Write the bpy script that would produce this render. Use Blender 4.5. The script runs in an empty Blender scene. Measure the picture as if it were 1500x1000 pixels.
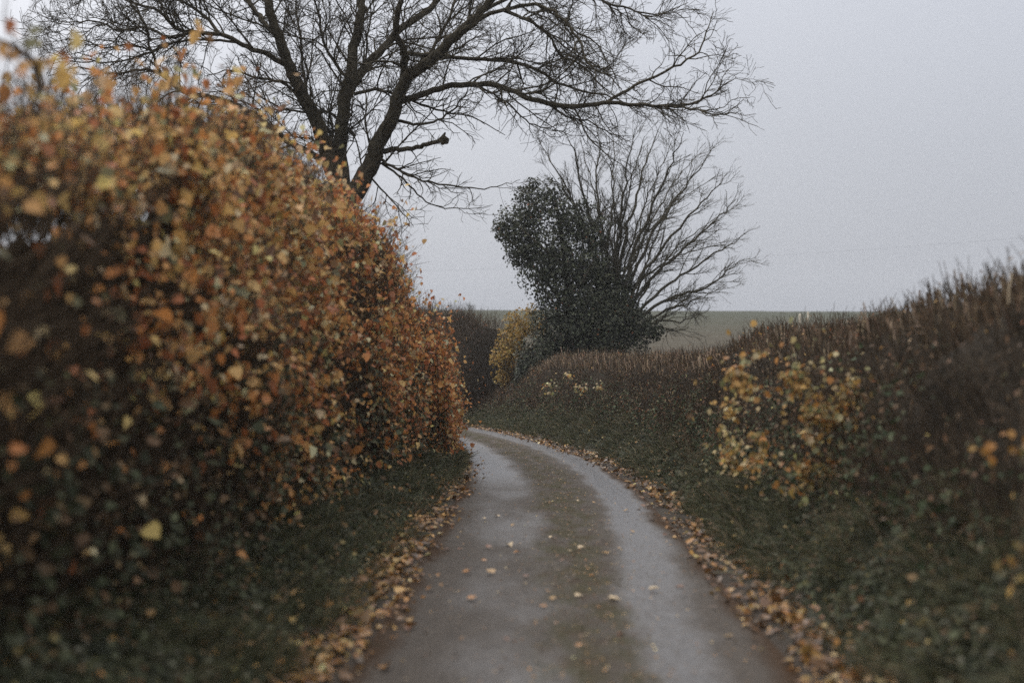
import bpy, math
import numpy as np
from mathutils import Vector

rng = np.random.default_rng(7)
scene = bpy.context.scene
COL = scene.collection
F = 50.0 / 36.0 * 1500.0          # focal length in pixels of the 1500 px photograph
EYE = 1.6


def pix(x, y, d):
    """A point seen at pixel (x, y) of the 1500x1000 photograph, d metres away."""
    return np.array([(x - 750.0) / F * d, d, EYE + (500.0 - y) / F * d])


# ------------------------------------------------------------------ helpers
def sm(t):
    t = np.clip(t, 0, 1)
    return t * t * (3 - 2 * t)


def _hash(ix, iy, iz):
    h = (ix * 374761393 + iy * 668265263 + iz * 2147483647 * 3) & 0xffffffff
    h = ((h ^ (h >> 13)) * 1274126177) & 0xffffffff
    h = (h ^ (h >> 16)) & 0xffffffff
    return h / 4294967295.0


_ROT = np.array([[.62, .48, -.62], [-.70, .68, -.18], [.34, .55, .76]])


def vnoise(p, scale=1.0):
    """Value noise 0..1 at points p (N, 3)."""
    q = (np.asarray(p, float) @ _ROT + 13.7) * scale
    i = np.floor(q).astype(np.int64)
    f = q - i
    f = f * f * (3 - 2 * f)
    out = 0
    for dx in (0, 1):
        for dy in (0, 1):
            for dz in (0, 1):
                w = (f[:, 0] if dx else 1 - f[:, 0]) * (f[:, 1] if dy else 1 - f[:, 1]) * (f[:, 2] if dz else 1 - f[:, 2])
                out = out + w * _hash(i[:, 0] + dx, i[:, 1] + dy, i[:, 2] + dz)
    return out


def unit(v):
    return v / np.maximum(np.linalg.norm(v, axis=-1, keepdims=True), 1e-9)


def empty(name, loc=(0, 0, 0)):
    o = bpy.data.objects.new(name, None)
    o.location = loc
    COL.objects.link(o)
    return o


def tag(o, label=None, cat=None, group=None, kind=None):
    for k, v in (('label', label), ('category', cat), ('group', group), ('kind', kind)):
        if v:
            o[k] = v
    return o


def mesh(name, V, faces, mat, parent=None, col=None, attrs=None, smooth=True, origin=(0, 0, 0), uv=None):
    """faces: list of integer arrays (n, k) of k-gons. Vertices are in world space; origin is where the parent stands."""
    V = np.asarray(V, np.float32)
    if parent is not None:
        origin = tuple(world_loc(parent))
    V = V - np.asarray(origin, np.float32)
    me = bpy.data.meshes.new(name)
    faces = [np.asarray(f, np.int32) for f in faces if len(f)]
    me.vertices.add(len(V))
    me.vertices.foreach_set('co', V.ravel())
    loops = np.concatenate([f.ravel() for f in faces])
    tot = np.concatenate([np.full(len(f), f.shape[1], np.int32) for f in faces])
    start = np.concatenate([[0], np.cumsum(tot)[:-1]]).astype(np.int32)
    me.loops.add(len(loops))
    me.loops.foreach_set('vertex_index', loops)
    me.polygons.add(len(tot))
    me.polygons.foreach_set('loop_start', start)
    me.polygons.foreach_set('loop_total', tot)
    me.update(calc_edges=True)
    if smooth:
        me.polygons.foreach_set('use_smooth', np.ones(len(tot), bool))
    if col is not None:
        a = me.color_attributes.new('Col', 'FLOAT_COLOR', 'POINT')
        c = np.ones((len(V), 4), np.float32)
        c[:, :3] = col
        a.data.foreach_set('color', c.ravel())
    for k, v in (attrs or {}).items():
        a = me.attributes.new(k, 'FLOAT', 'POINT')
        a.data.foreach_set('value', np.asarray(v, np.float32))
    me.materials.append(mat)
    o = bpy.data.objects.new(name, me)
    COL.objects.link(o)
    if parent is not None:
        o.parent = parent
    else:
        o.location = origin
    return o


def world_loc(o):
    l = np.array(o.location)
    while o.parent is not None:
        o = o.parent
        l = l + np.array(o.location)
    return l


class Tubes:
    """Collects tapering tubes; polylines with the same number of points are built together."""
    def __init__(self):
        self.g = {}

    def add(self, P, R, sides=3):
        P = np.asarray(P, float)
        self.g.setdefault((len(P), sides), []).append((P, np.broadcast_to(np.asarray(R, float), (len(P),))))

    def add_many(self, P, R, sides=3):
        for p, r in zip(P, R):
            self.add(p, r, sides)

    def arrays(self):
        VV, FF, base = [], [], 0
        for (K, S), items in self.g.items():
            P = np.array([i[0] for i in items])
            R = np.array([i[1] for i in items])
            N = len(P)
            T = np.empty_like(P)
            T[:, 1:-1] = P[:, 2:] - P[:, :-2]
            T[:, 0] = P[:, 1] - P[:, 0]
            T[:, -1] = P[:, -1] - P[:, -2]
            T = unit(T)
            ref = np.where(np.abs(T[:, :1, 1:2]) > 0.8, np.array([1.0, 0, 0]), np.array([0, 1.0, 0]))
            A = unit(np.cross(T, np.broadcast_to(ref, T.shape)))
            B = np.cross(T, A)
            ang = np.arange(S) / S * 2 * np.pi
            ring = (A[:, :, None] * np.cos(ang)[None, None, :, None] + B[:, :, None] * np.sin(ang)[None, None, :, None])
            V = P[:, :, None] + ring * R[:, :, None, None]
            VV.append(V.reshape(-1, 3))
            idx = base + np.arange(N * K * S).reshape(N, K, S)
            a = idx[:, :-1]
            b = idx[:, 1:]
            q = np.stack([a, np.roll(a, -1, 2), np.roll(b, -1, 2), b], -1).reshape(-1, 4)
            FF.append(q)
            base += N * K * S
        return np.concatenate(VV), [np.concatenate(FF)]

    def build(self, name, mat, parent=None, **k):
        V, Fc = self.arrays()
        return mesh(name, V, Fc, mat, parent, **k)


LEAF_OVAL = np.array([[0, 0, 0], [-.30, .22, .0], [-.36, .55, .0], [0, 1, 0], [.36, .55, 0], [.30, .22, 0], [0, .5, 0]], float)
LEAF_LOBED = np.array([[0, 0, 0], [-.38, .16, 0], [-.36, .56, 0], [0, 1.08, 0], [.36, .56, 0], [.38, .16, 0], [0, .5, 0]], float)
LEAF_LONG = np.array([[0, 0, 0], [-.16, .25, 0], [-.17, .6, 0], [0, 1, 0], [.17, .6, 0], [.16, .25, 0], [0, .5, 0]], float)


def leaf_mesh(P, nrm, size, tmpl=LEAF_OVAL, curl=0.5, tipdir=None):
    """Leaves at P with face normal nrm (N,3) and length size (N,): returns vertices and faces."""
    N = len(P)
    nrm = unit(nrm)
    t = rng.normal(size=(N, 3)) if tipdir is None else tipdir
    t = unit(t - nrm * np.sum(t * nrm, -1, keepdims=True))
    b = np.cross(t, nrm)
    fold = rng.uniform(0.05, curl, N)
    wid = rng.uniform(0.75, 1.2, N)
    L = np.repeat(tmpl[None], N, 0)
    z = np.abs(L[:, :, 0]) * fold[:, None] - (L[:, :, 1] - .5) ** 2 * rng.uniform(-.3, .5, N)[:, None]
    V = P[:, None] + (b[:, None] * (L[:, :, 0:1] * wid[:, None, None]) + t[:, None] * (L[:, :, 1:2] - .1) + nrm[:, None] * z[:, :, None]) * size[:, None, None]
    base = (np.arange(N) * 7)[:, None]
    f1 = base + np.array([0, 6, 3, 2, 1])
    f2 = base + np.array([0, 5, 4, 3, 6])
    return V.reshape(-1, 3), [np.concatenate([f1, f2])]


def palette(N, cols, w, jitter=.25):
    cols = np.array(cols, float)
    w = np.array(w, float)
    if w.ndim == 1:
        k = rng.choice(len(cols), N, p=w / w.sum())
    else:
        cw = np.cumsum(w / w.sum(1, keepdims=True), 1)
        k = (rng.random(N)[:, None] > cw).sum(1).clip(0, len(cols) - 1)
    c = cols[k] * np.exp(rng.normal(0, jitter, (N, 1)))
    c *= np.exp(rng.normal(0, .035, (N, 3)))
    return np.clip(c, 0.004, .7)


def leaves(name, P, nrm, size, cols, mat, parent, tmpl=LEAF_OVAL, curl=.5, tipdir=None, **k):
    V, Fc = leaf_mesh(P, nrm, size, tmpl, curl, tipdir)
    return mesh(name, V, Fc, mat, parent, col=np.repeat(cols, 7, 0), smooth=False, **k)


def blades(P, dirn, length, width):
    """Bent grass blades: 5 vertices each."""
    N = len(P)
    d = unit(dirn)
    side = unit(np.cross(d, rng.normal(size=(N, 3))))
    bend = unit(np.stack([d[:, 0], d[:, 1], np.zeros(N)], -1) + rng.normal(0, .3, (N, 3)))
    mid = P + d * length[:, None] * .55
    tip = mid + unit(d * .6 + bend * .7 - np.array([0, 0, .1])) * length[:, None] * .5
    w = side * width[:, None]
    V = np.stack([P - w, P + w, mid + w * .8, mid - w * .8, tip], 1).reshape(-1, 3)
    b = (np.arange(N) * 5)[:, None]
    return V, [b + np.array([0, 1, 2, 3]), b + np.array([3, 2, 4])]


# ------------------------------------------------------------------ materials
def nodes_of(m):
    m.use_nodes = True
    return m.node_tree.nodes, m.node_tree.links


def mat_leaf(name, trans=.35, rough=.5, spec=.3):
    m = bpy.data.materials.new(name)
    n, l = nodes_of(m)
    n.clear()
    out = n.new('ShaderNodeOutputMaterial')
    at = n.new('ShaderNodeAttribute')
    at.attribute_name = 'Col'
    tc = n.new('ShaderNodeTexCoord')
    nz = n.new('ShaderNodeTexNoise')
    nz.inputs['Scale'].default_value = 60
    nz.inputs['Detail'].default_value = 3
    mr = n.new('ShaderNodeMapRange')
    mr.inputs['To Min'].default_value = .7
    mr.inputs['To Max'].default_value = 1.3
    mx = n.new('ShaderNodeMix')
    mx.data_type = 'RGBA'
    mx.blend_type = 'MULTIPLY'
    mx.inputs['Factor'].default_value = 1
    l.new(tc.outputs['Object'], nz.inputs['Vector'])
    l.new(nz.outputs['Fac'], mr.inputs['Value'])
    l.new(at.outputs['Color'], mx.inputs[6])
    l.new(mr.outputs['Result'], mx.inputs[7])
    pb = n.new('ShaderNodeBsdfPrincipled')
    pb.inputs['Roughness'].default_value = rough
    pb.inputs['Specular IOR Level'].default_value = spec
    tr = n.new('ShaderNodeBsdfTranslucent')
    ms = n.new('ShaderNodeMixShader')
    ms.inputs[0].default_value = trans
    l.new(mx.outputs[2], pb.inputs['Base Color'])
    l.new(mx.outputs[2], tr.inputs['Color'])
    l.new(pb.outputs[0], ms.inputs[1])
    l.new(tr.outputs[0], ms.inputs[2])
    l.new(ms.outputs[0], out.inputs[0])
    return m


def mat_noise(name, c1, c2, scale, rough=.9, bump=.3, detail=6, c3=None, spec=.3):
    m = bpy.data.materials.new(name)
    n, l = nodes_of(m)
    pb = n['Principled BSDF']
    pb.inputs['Roughness'].default_value = rough
    pb.inputs['Specular IOR Level'].default_value = spec
    tc = n.new('ShaderNodeTexCoord')
    nz = n.new('ShaderNodeTexNoise')
    nz.inputs['Scale'].default_value = scale
    nz.inputs['Detail'].default_value = detail
    nz.inputs['Roughness'].default_value = .65
    cr = n.new('ShaderNodeValToRGB')
    cr.color_ramp.elements[0].position = .35
    cr.color_ramp.elements[0].color = (*c1, 1)
    cr.color_ramp.elements[1].position = .65
    cr.color_ramp.elements[1].color = (*c2, 1)
    if c3:
        e = cr.color_ramp.elements.new(.5)
        e.color = (*c3, 1)
    bp = n.new('ShaderNodeBump')
    bp.inputs['Strength'].default_value = bump
    bp.inputs['Distance'].default_value = .03
    l.new(tc.outputs['Object'], nz.inputs['Vector'])
    l.new(nz.outputs['Fac'], cr.inputs[0])
    l.new(cr.outputs[0], pb.inputs['Base Color'])
    l.new(nz.outputs['Fac'], bp.inputs['Height'])
    l.new(bp.outputs[0], pb.inputs['Normal'])
    return m


M_LEAF = mat_leaf('autumn_leaf', .38)
M_EVER = mat_leaf('evergreen_leaf', .10, .55, .2)
M_GRASS = mat_leaf('grass_blade', .25, .65, .12)
M_FALLEN = mat_leaf('fallen_leaf', .1, .4)
M_TWIG = mat_noise('hedge_twig', (.050, .038, .026), (.125, .092, .062), 9, .85, 0, spec=.05)
M_TWIGCOL = mat_leaf('cut_twig', 0, .9, .08)
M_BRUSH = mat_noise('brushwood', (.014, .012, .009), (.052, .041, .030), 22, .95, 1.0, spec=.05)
M_BARK = mat_noise('bark', (.034, .028, .019), (.10, .084, .056), 14, .9, .8, c3=(.058, .049, .033), spec=.1)
M_BARK_FAR = mat_noise('greenish_bark', (.036, .032, .021), (.09, .078, .052), 10, .9, .3, spec=.1)
M_SOIL = None


def ground_material():
    m = bpy.data.materials.new('verge_soil')
    n, l = nodes_of(m)
    pb = n['Principled BSDF']
    pb.inputs['Roughness'].default_value = .95
    at = n.new('ShaderNodeAttribute')
    at.attribute_name = 'lateral'
    ab = n.new('ShaderNodeMath')
    ab.operation = 'ABSOLUTE'
    tc = n.new('ShaderNodeTexCoord')
    nz = n.new('ShaderNodeTexNoise')
    nz.inputs['Scale'].default_value = 5
    nz.inputs['Detail'].default_value = 8
    ad = n.new('ShaderNodeMath')
    ad.operation = 'ADD'
    mr = n.new('ShaderNodeMapRange')
    mr.inputs['From Min'].default_value = 1.75
    mr.inputs['From Max'].default_value = 2.25
    mx = n.new('ShaderNodeMix')
    mx.data_type = 'RGBA'
    n2 = n.new('ShaderNodeTexNoise')
    n2.inputs['Scale'].default_value = 60
    n2.inputs['Detail'].default_value = 5
    c1 = n.new('ShaderNodeValToRGB')
    c1.color_ramp.elements[0].color = (.016, .012, .008, 1)
    c1.color_ramp.elements[1].color = (.055, .036, .022, 1)
    c2 = n.new('ShaderNodeValToRGB')
    c2.color_ramp.elements[0].color = (.014, .020, .010, 1)
    c2.color_ramp.elements[1].color = (.050, .055, .028, 1)
    bp = n.new('ShaderNodeBump')
    bp.inputs['Distance'].default_value = .03
    l.new(at.outputs['Fac'], ab.inputs[0])
    l.new(tc.outputs['Object'], nz.inputs['Vector'])
    l.new(tc.outputs['Object'], n2.inputs['Vector'])
    l.new(ab.outputs[0], ad.inputs[0])
    l.new(nz.outputs['Fac'], ad.inputs[1])
    l.new(ad.outputs[0], mr.inputs['Value'])
    l.new(n2.outputs['Fac'], c1.inputs[0])
    l.new(n2.outputs['Fac'], c2.inputs[0])
    l.new(mr.outputs['Result'], mx.inputs['Factor'])
    l.new(c1.outputs[0], mx.inputs[6])
    l.new(c2.outputs[0], mx.inputs[7])
    l.new(mx.outputs[2], pb.inputs['Base Color'])
    l.new(n2.outputs['Fac'], bp.inputs['Height'])
    l.new(bp.outputs[0], pb.inputs['Normal'])
    return m


def road_material():
    m = bpy.data.materials.new('wet_worn_tarmac')
    n, l = nodes_of(m)
    pb = n['Principled BSDF']

    def math_(op, a, b=None, c=None):
        k = n.new('ShaderNodeMath')
        k.operation = op
        for i, v in enumerate((a, b, c)):
            if v is None:
                continue
            if isinstance(v, (int, float)):
                k.inputs[i].default_value = v
            else:
                l.new(v, k.inputs[i])
        return k.outputs[0]

    def ramp(v, a, b):
        k = n.new('ShaderNodeMapRange')
        k.interpolation_type = 'SMOOTHSTEP'
        k.inputs['From Min'].default_value = a
        k.inputs['From Max'].default_value = b
        l.new(v, k.inputs['Value'])
        return k.outputs['Result']

    def noise(scale, detail=5, stretch=None, rough=.6):
        k = n.new('ShaderNodeTexNoise')
        k.inputs['Scale'].default_value = scale
        k.inputs['Detail'].default_value = detail
        k.inputs['Roughness'].default_value = rough
        if stretch:
            mp = n.new('ShaderNodeMapping')
            mp.inputs['Scale'].default_value = stretch
            l.new(comb.outputs[0], mp.inputs[0])
            l.new(mp.outputs[0], k.inputs['Vector'])
        else:
            l.new(comb.outputs[0], k.inputs['Vector'])
        return k.outputs['Fac']

    def mix(f, a, b):
        k = n.new('ShaderNodeMix')
        k.data_type = 'RGBA'
        l.new(f, k.inputs['Factor'])
        for i, v in ((6, a), (7, b)):
            if isinstance(v, tuple):
                k.inputs[i].default_value = (*v, 1)
            else:
                l.new(v, k.inputs[i])
        return k.outputs[2]

    au = n.new('ShaderNodeAttribute')
    au.attribute_name = 'lateral'
    av = n.new('ShaderNodeAttribute')
    av.attribute_name = 'along'
    comb = n.new('ShaderNodeCombineXYZ')
    l.new(au.outputs['Fac'], comb.inputs[0])
    l.new(av.outputs['Fac'], comb.inputs[1])
    u, v = au.outputs['Fac'], av.outputs['Fac']
    edge_n = noise(1.6, 6, (1, .35, 1))
    edge_f = noise(14, 4)
    wob = math_('MULTIPLY', math_('SUBTRACT', edge_n, .5), .55)
    uw = math_('ADD', u, wob)
    # the two wheel tracks: bands either side of the middle strip
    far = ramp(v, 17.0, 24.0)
    def lerp_v(a, b, v0, v1):
        k = n.new('ShaderNodeMapRange')
        k.inputs['From Min'].default_value = v0
        k.inputs['From Max'].default_value = v1
        k.inputs['To Min'].default_value = a
        k.inputs['To Max'].default_value = b
        l.new(v, k.inputs['Value'])
        return k.outputs['Result']
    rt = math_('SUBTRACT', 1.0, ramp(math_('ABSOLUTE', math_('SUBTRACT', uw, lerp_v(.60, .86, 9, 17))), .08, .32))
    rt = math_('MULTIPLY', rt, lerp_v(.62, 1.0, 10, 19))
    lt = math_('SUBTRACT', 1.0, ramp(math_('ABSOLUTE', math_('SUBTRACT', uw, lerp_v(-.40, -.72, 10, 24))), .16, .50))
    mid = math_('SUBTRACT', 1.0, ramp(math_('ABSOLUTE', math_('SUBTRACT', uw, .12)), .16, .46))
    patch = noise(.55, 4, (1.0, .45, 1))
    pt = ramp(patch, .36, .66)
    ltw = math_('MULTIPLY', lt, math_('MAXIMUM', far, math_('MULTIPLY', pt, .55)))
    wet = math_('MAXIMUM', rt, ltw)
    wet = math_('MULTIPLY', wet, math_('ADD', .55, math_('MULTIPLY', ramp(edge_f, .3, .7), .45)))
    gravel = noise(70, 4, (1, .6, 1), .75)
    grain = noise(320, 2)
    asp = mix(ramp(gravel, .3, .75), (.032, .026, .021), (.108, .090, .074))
    wet_sheen_c = mix(ramp(gravel, .3, .75), (.066, .066, .069), (.150, .150, .158))  # wet tarmac made paler: some of the sky's sheen is put into its colour
    base = mix(wet, asp, wet_sheen_c)
    blotch = noise(9, 6, (1, .45, 1), .75)
    grit = noise(28, 4, (1, .6, 1), .7)
    bl = math_('MULTIPLY', math_('ADD', .45, math_('MULTIPLY', blotch, 1.1)), math_('ADD', .30, math_('MULTIPLY', grit, 1.4)))
    mb = n.new('ShaderNodeMix')
    mb.data_type = 'RGBA'
    mb.blend_type = 'MULTIPLY'
    mb.inputs['Factor'].default_value = 1
    l.new(base, mb.inputs[6])
    l.new(bl, mb.inputs[7])
    base = mb.outputs[2]
    moss_n = ramp(noise(3.5, 7, (1, .35, 1)), .36, .62)
    moss = math_('MULTIPLY', math_('MULTIPLY', mid, moss_n), .65)
    mossc = mix(ramp(gravel, .35, .7), (.032, .032, .016), (.094, .088, .045))
    base = mix(moss, base, mossc)
    dirt = math_('MULTIPLY', math_('MAXIMUM', ramp(math_('ABSOLUTE', uw), 1.0, 1.2), math_('MULTIPLY', math_('MULTIPLY', mid, .6), ramp(noise(5, 6, (1, .4, 1)), .42, .70))), .9)
    dirtc = mix(ramp(noise(45, 4), .35, .7), (.026, .017, .012), (.095, .060, .038))
    base = mix(dirt, base, dirtc)
    l.new(base, pb.inputs['Base Color'])
    rgh = math_('SUBTRACT', .74, math_('MULTIPLY', wet, .50))
    rgh = math_('ADD', rgh, math_('MULTIPLY', math_('MAXIMUM', dirt, moss), .3))
    l.new(rgh, pb.inputs['Roughness'])
    sp = math_('SUBTRACT', math_('ADD', .18, math_('MULTIPLY', wet, .60)), math_('MULTIPLY', math_('MAXIMUM', dirt, moss), .15))
    l.new(sp, pb.inputs['Specular IOR Level'])
    bp = n.new('ShaderNodeBump')
    bp.inputs['Distance'].default_value = .006
    bs = math_('SUBTRACT', .9, math_('MULTIPLY', wet, .76))
    l.new(bs, bp.inputs['Strength'])
    l.new(math_('ADD', math_('ADD', gravel, math_('MULTIPLY', grit, 1.2)), math_('MULTIPLY', grain, .4)), bp.inputs['Height'])
    l.new(bp.outputs[0], pb.inputs['Normal'])
    return m


def field_material():
    m = bpy.data.materials.new('winter_crop_field')
    n, l = nodes_of(m)
    pb = n['Principled BSDF']
    pb.inputs['Roughness'].default_value = 1
    pb.inputs['Specular IOR Level'].default_value = .1
    tc = n.new('ShaderNodeTexCoord')
    sx = n.new('ShaderNodeSeparateXYZ')
    l.new(tc.outputs['Object'], sx.inputs[0])
    nz = n.new('ShaderNodeTexNoise')
    nz.inputs['Scale'].default_value = .06
    nz.inputs['Detail'].default_value = 8
    mp = n.new('ShaderNodeMapping')
    mp.inputs['Scale'].default_value = (.35, 1, 1)
    l.new(tc.outputs['Object'], mp.inputs[0])
    l.new(mp.outputs[0], nz.inputs['Vector'])
    ma = n.new('ShaderNodeMath')
    ma.operation = 'MULTIPLY_ADD'
    ma.inputs[1].default_value = 90
    l.new(nz.outputs['Fac'], ma.inputs[0])
    l.new(sx.outputs['Y'], ma.inputs[2])
    mr = n.new('ShaderNodeMapRange')
    mr.inputs['From Min'].default_value = 110
    mr.inputs['From Max'].default_value = 230
    l.new(ma.outputs[0], mr.inputs['Value'])
    n2 = n.new('ShaderNodeTexNoise')
    n2.inputs['Scale'].default_value = .8
    n2.inputs['Detail'].default_value = 8
    l.new(tc.outputs['Object'], n2.inputs['Vector'])
    c1 = n.new('ShaderNodeValToRGB')
    c1.color_ramp.elements[0].color = (.046, .038, .026, 1)
    c1.color_ramp.elements[1].color = (.092, .076, .054, 1)
    c2 = n.new('ShaderNodeValToRGB')
    c2.color_ramp.elements[0].color = (.034, .038, .023, 1)
    c2.color_ramp.elements[1].color = (.066, .068, .043, 1)
    l.new(n2.outputs['Fac'], c1.inputs[0])
    l.new(n2.outputs['Fac'], c2.inputs[0])
    mx = n.new('ShaderNodeMix')
    mx.data_type = 'RGBA'
    l.new(mr.outputs['Result'], mx.inputs['Factor'])
    l.new(c1.outputs[0], mx.inputs[6])
    l.new(c2.outputs[0], mx.inputs[7])
    l.new(mx.outputs[2], pb.inputs['Base Color'])
    return m


# ------------------------------------------------------------------ the lane: course, levels, banks
_cy = np.array([-14, -4, 3, 7.3, 10, 14, 20, 24, 27, 30, 33, 36, 39, 42, 45, 49, 53, 58, 64, 70, 78], float)
_cx = np.array([.1, .18, .25, .32, .38, .46, .52, .40, .18, -.14, -.58, -1.08, -1.66, -2.32, -3.1, -4.5, -6.4, -9.6, -14.5, -20.5, -30], float)
_yy = np.linspace(-14, 78, 900)
_xx = np.interp(_yy, _cy, _cx)
for _ in range(40):
    _xx[1:-1] = (_xx[:-2] + 2 * _xx[1:-1] + _xx[2:]) / 4
_ds = np.hypot(np.diff(_xx), np.diff(_yy))
_S = np.concatenate([[0], np.cumsum(_ds)]) - np.interp(0, _yy, np.concatenate([[0], np.cumsum(_ds)]))
S_MIN, S_MAX = _S[0], _S[-1]
_tx = np.gradient(_xx, _S)
_ty = np.gradient(_yy, _S)
_n = np.hypot(_tx, _ty)
_tx, _ty = _tx / _n, _ty / _n


def s_of_y(y):
    return np.interp(y, _yy, _S)


def y_of_s(s):
    return np.interp(s, _S, _yy)


def zr(y):
    y = np.asarray(y, float)
    return np.interp(y, [-14, 0, 46, 56, 78], [.25, 0, -1.012, -1.1, -.9])


def lane(s, u):
    """World x, y of the point at distance s along the lane, u metres to the right of its middle."""
    cx = np.interp(s, _S, _xx)
    cy = np.interp(s, _S, _yy)
    tx = np.interp(s, _S, _tx)
    ty = np.interp(s, _S, _ty)
    return cx + ty * u, cy - tx * u


_fy = np.linspace(-60, 1200, 2521)
_fz = np.interp(_fy, [-60, 20, 46, 60, 100, 180, 235, 262, 300, 420, 800, 1200], [1.3, .72, .25, .8, 2.2, 4.95, 6.7, 7.35, 7.5, 4, -6, -16])
for _ in range(900):
    _fz[1:-1] = (_fz[:-2] + 2 * _fz[1:-1] + _fz[2:]) / 4


def zfield(x, y):
    return np.interp(y, _fy, _fz) - .004 * np.asarray(x) * sm((np.asarray(y) - 60) / 150)


def bank(u, yc):
    """Height above the lane of verges and banks at lateral offset u where the lane is at depth yc."""
    u = np.asarray(u, float)
    k = np.interp(yc, [36, 43, 47], [1, .7, .6])
    r = 1.12 * k * sm((u - 1.30) / 1.75)
    lft = np.interp(yc, [20, 27], [.30, .26]) * sm((-u - 1.25) / np.interp(yc, [18, 26], [1.1, .6]))
    return np.where(u > 0, r, lft)


def ground_pt(s, u, lift=0):
    x, y = lane(s, u)
    yc = y_of_s(s)
    z = zr(yc) + bank(u, yc) + lift
    return np.stack([x, y, z], -1)


def turf_pt(s, u):
    P = ground_pt(s, u)
    P[:, 2] += tussock(P) * sm((np.abs(u) - 1.35) / .5)
    return P


def tussock(P):
    Q = np.stack([P[:, 0], P[:, 1], P[:, 0] * 0], -1)
    return (vnoise(Q, 1.2) - .5) * .22 + (vnoise(Q, 3.7) - .5) * .16


def strip_mesh(ss, uu):
    s, u = np.meshgrid(ss, uu, indexing='ij')
    i = np.arange(s.size).reshape(s.shape)
    q = np.stack([i[:-1, :-1], i[:-1, 1:], i[1:, 1:], i[1:, :-1]], -1).reshape(-1, 4)
    return s.ravel(), u.ravel(), [q]


# ground strip (verges and banks)
uu = np.concatenate([np.linspace(-6.4, -3.2, 9), np.linspace(-3, -1.0, 26), [-.7, 0, .7], np.linspace(1.0, 3.6, 32), np.linspace(3.9, 6.4, 8)])
s, u, Fq = strip_mesh(np.arange(S_MIN, S_MAX, .22), uu)
P = ground_pt(s, u)
bump = tussock(P)
P[:, 2] += bump * sm((np.abs(u) - 1.35) / .5)
P[:, 2] += -.05 * (1 - sm((np.abs(u) - 1.12) / .16)) + .012 * (np.abs(u) > 1.2)
fz = zfield(P[:, 0], P[:, 1])
t = sm((np.abs(u) - 3.6) / 2.2)
P[:, 2] = P[:, 2] * (1 - t) + fz * t
P[:, 2] -= .45 * sm((np.abs(u) - 6.0) / .4)
g = mesh('ground', P, Fq, ground_material(), attrs={'lateral': u})
tag(g, kind='structure')

# field sheet reaching the horizon
xs = np.concatenate([-np.geomspace(6, 900, 40)[::-1], np.arange(-5.5, 5.6, .5), np.geomspace(6, 900, 40)])
ys = np.concatenate([[-60, -30], np.arange(-16, 80, 1.0), np.arange(80, 300, 3.0), np.geomspace(304, 1200, 40)])
X, Y = np.meshgrid(xs, ys, indexing='ij')
Z = zfield(X, Y)
PX = np.stack([X.ravel(), Y.ravel()], -1)
du = np.full(len(PX), 1e9)
near = (PX[:, 1] < 95) & (np.abs(PX[:, 0]) < 60)
cand = np.stack([_xx[::3], _yy[::3]], -1)
du[near] = np.min(np.hypot(PX[near, None, 0] - cand[None, :, 0], PX[near, None, 1] - cand[None, :, 1]), 1)
zz = Z.ravel() - 2.6 * (1 - sm((du - 4.9) / .9))
PP = np.stack([PX[:, 0], PX[:, 1], zz], -1)
PP[:, 2] += (vnoise(PP * np.array([.4, 1, 0]), .25) - .5) * .25 * sm((PP[:, 1] - 50) / 40)
i = np.arange(X.size).reshape(X.shape)
q = np.stack([i[:-1, :-1], i[1:, :-1], i[1:, 1:], i[:-1, 1:]], -1).reshape(-1, 4)
tag(mesh('field', PP, [q], field_material()), kind='structure')

# road
s, u, Fq = strip_mesh(np.arange(S_MIN, S_MAX, .2), np.linspace(-1.24, 1.24, 27))
P = ground_pt(s, u * 0)
x, y = lane(s, u)
crown = .035 * (1 - (u / 1.24) ** 2) - .012 * np.exp(-((u - .7) / .25) ** 2) - .012 * np.exp(-((u + .5) / .28) ** 2)
P = np.stack([x, y, P[:, 2] + crown - .018 + (vnoise(np.stack([x, y, x * 0], -1), 1.1) - .5) * .012], -1)
tag(mesh('road', P, Fq, road_material(), attrs={'lateral': u, 'along': y_of_s(s)}), kind='structure')


def road_z(u, yc):
    return zr(yc) + .035 * (1 - (u / 1.24) ** 2) - .018


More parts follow.
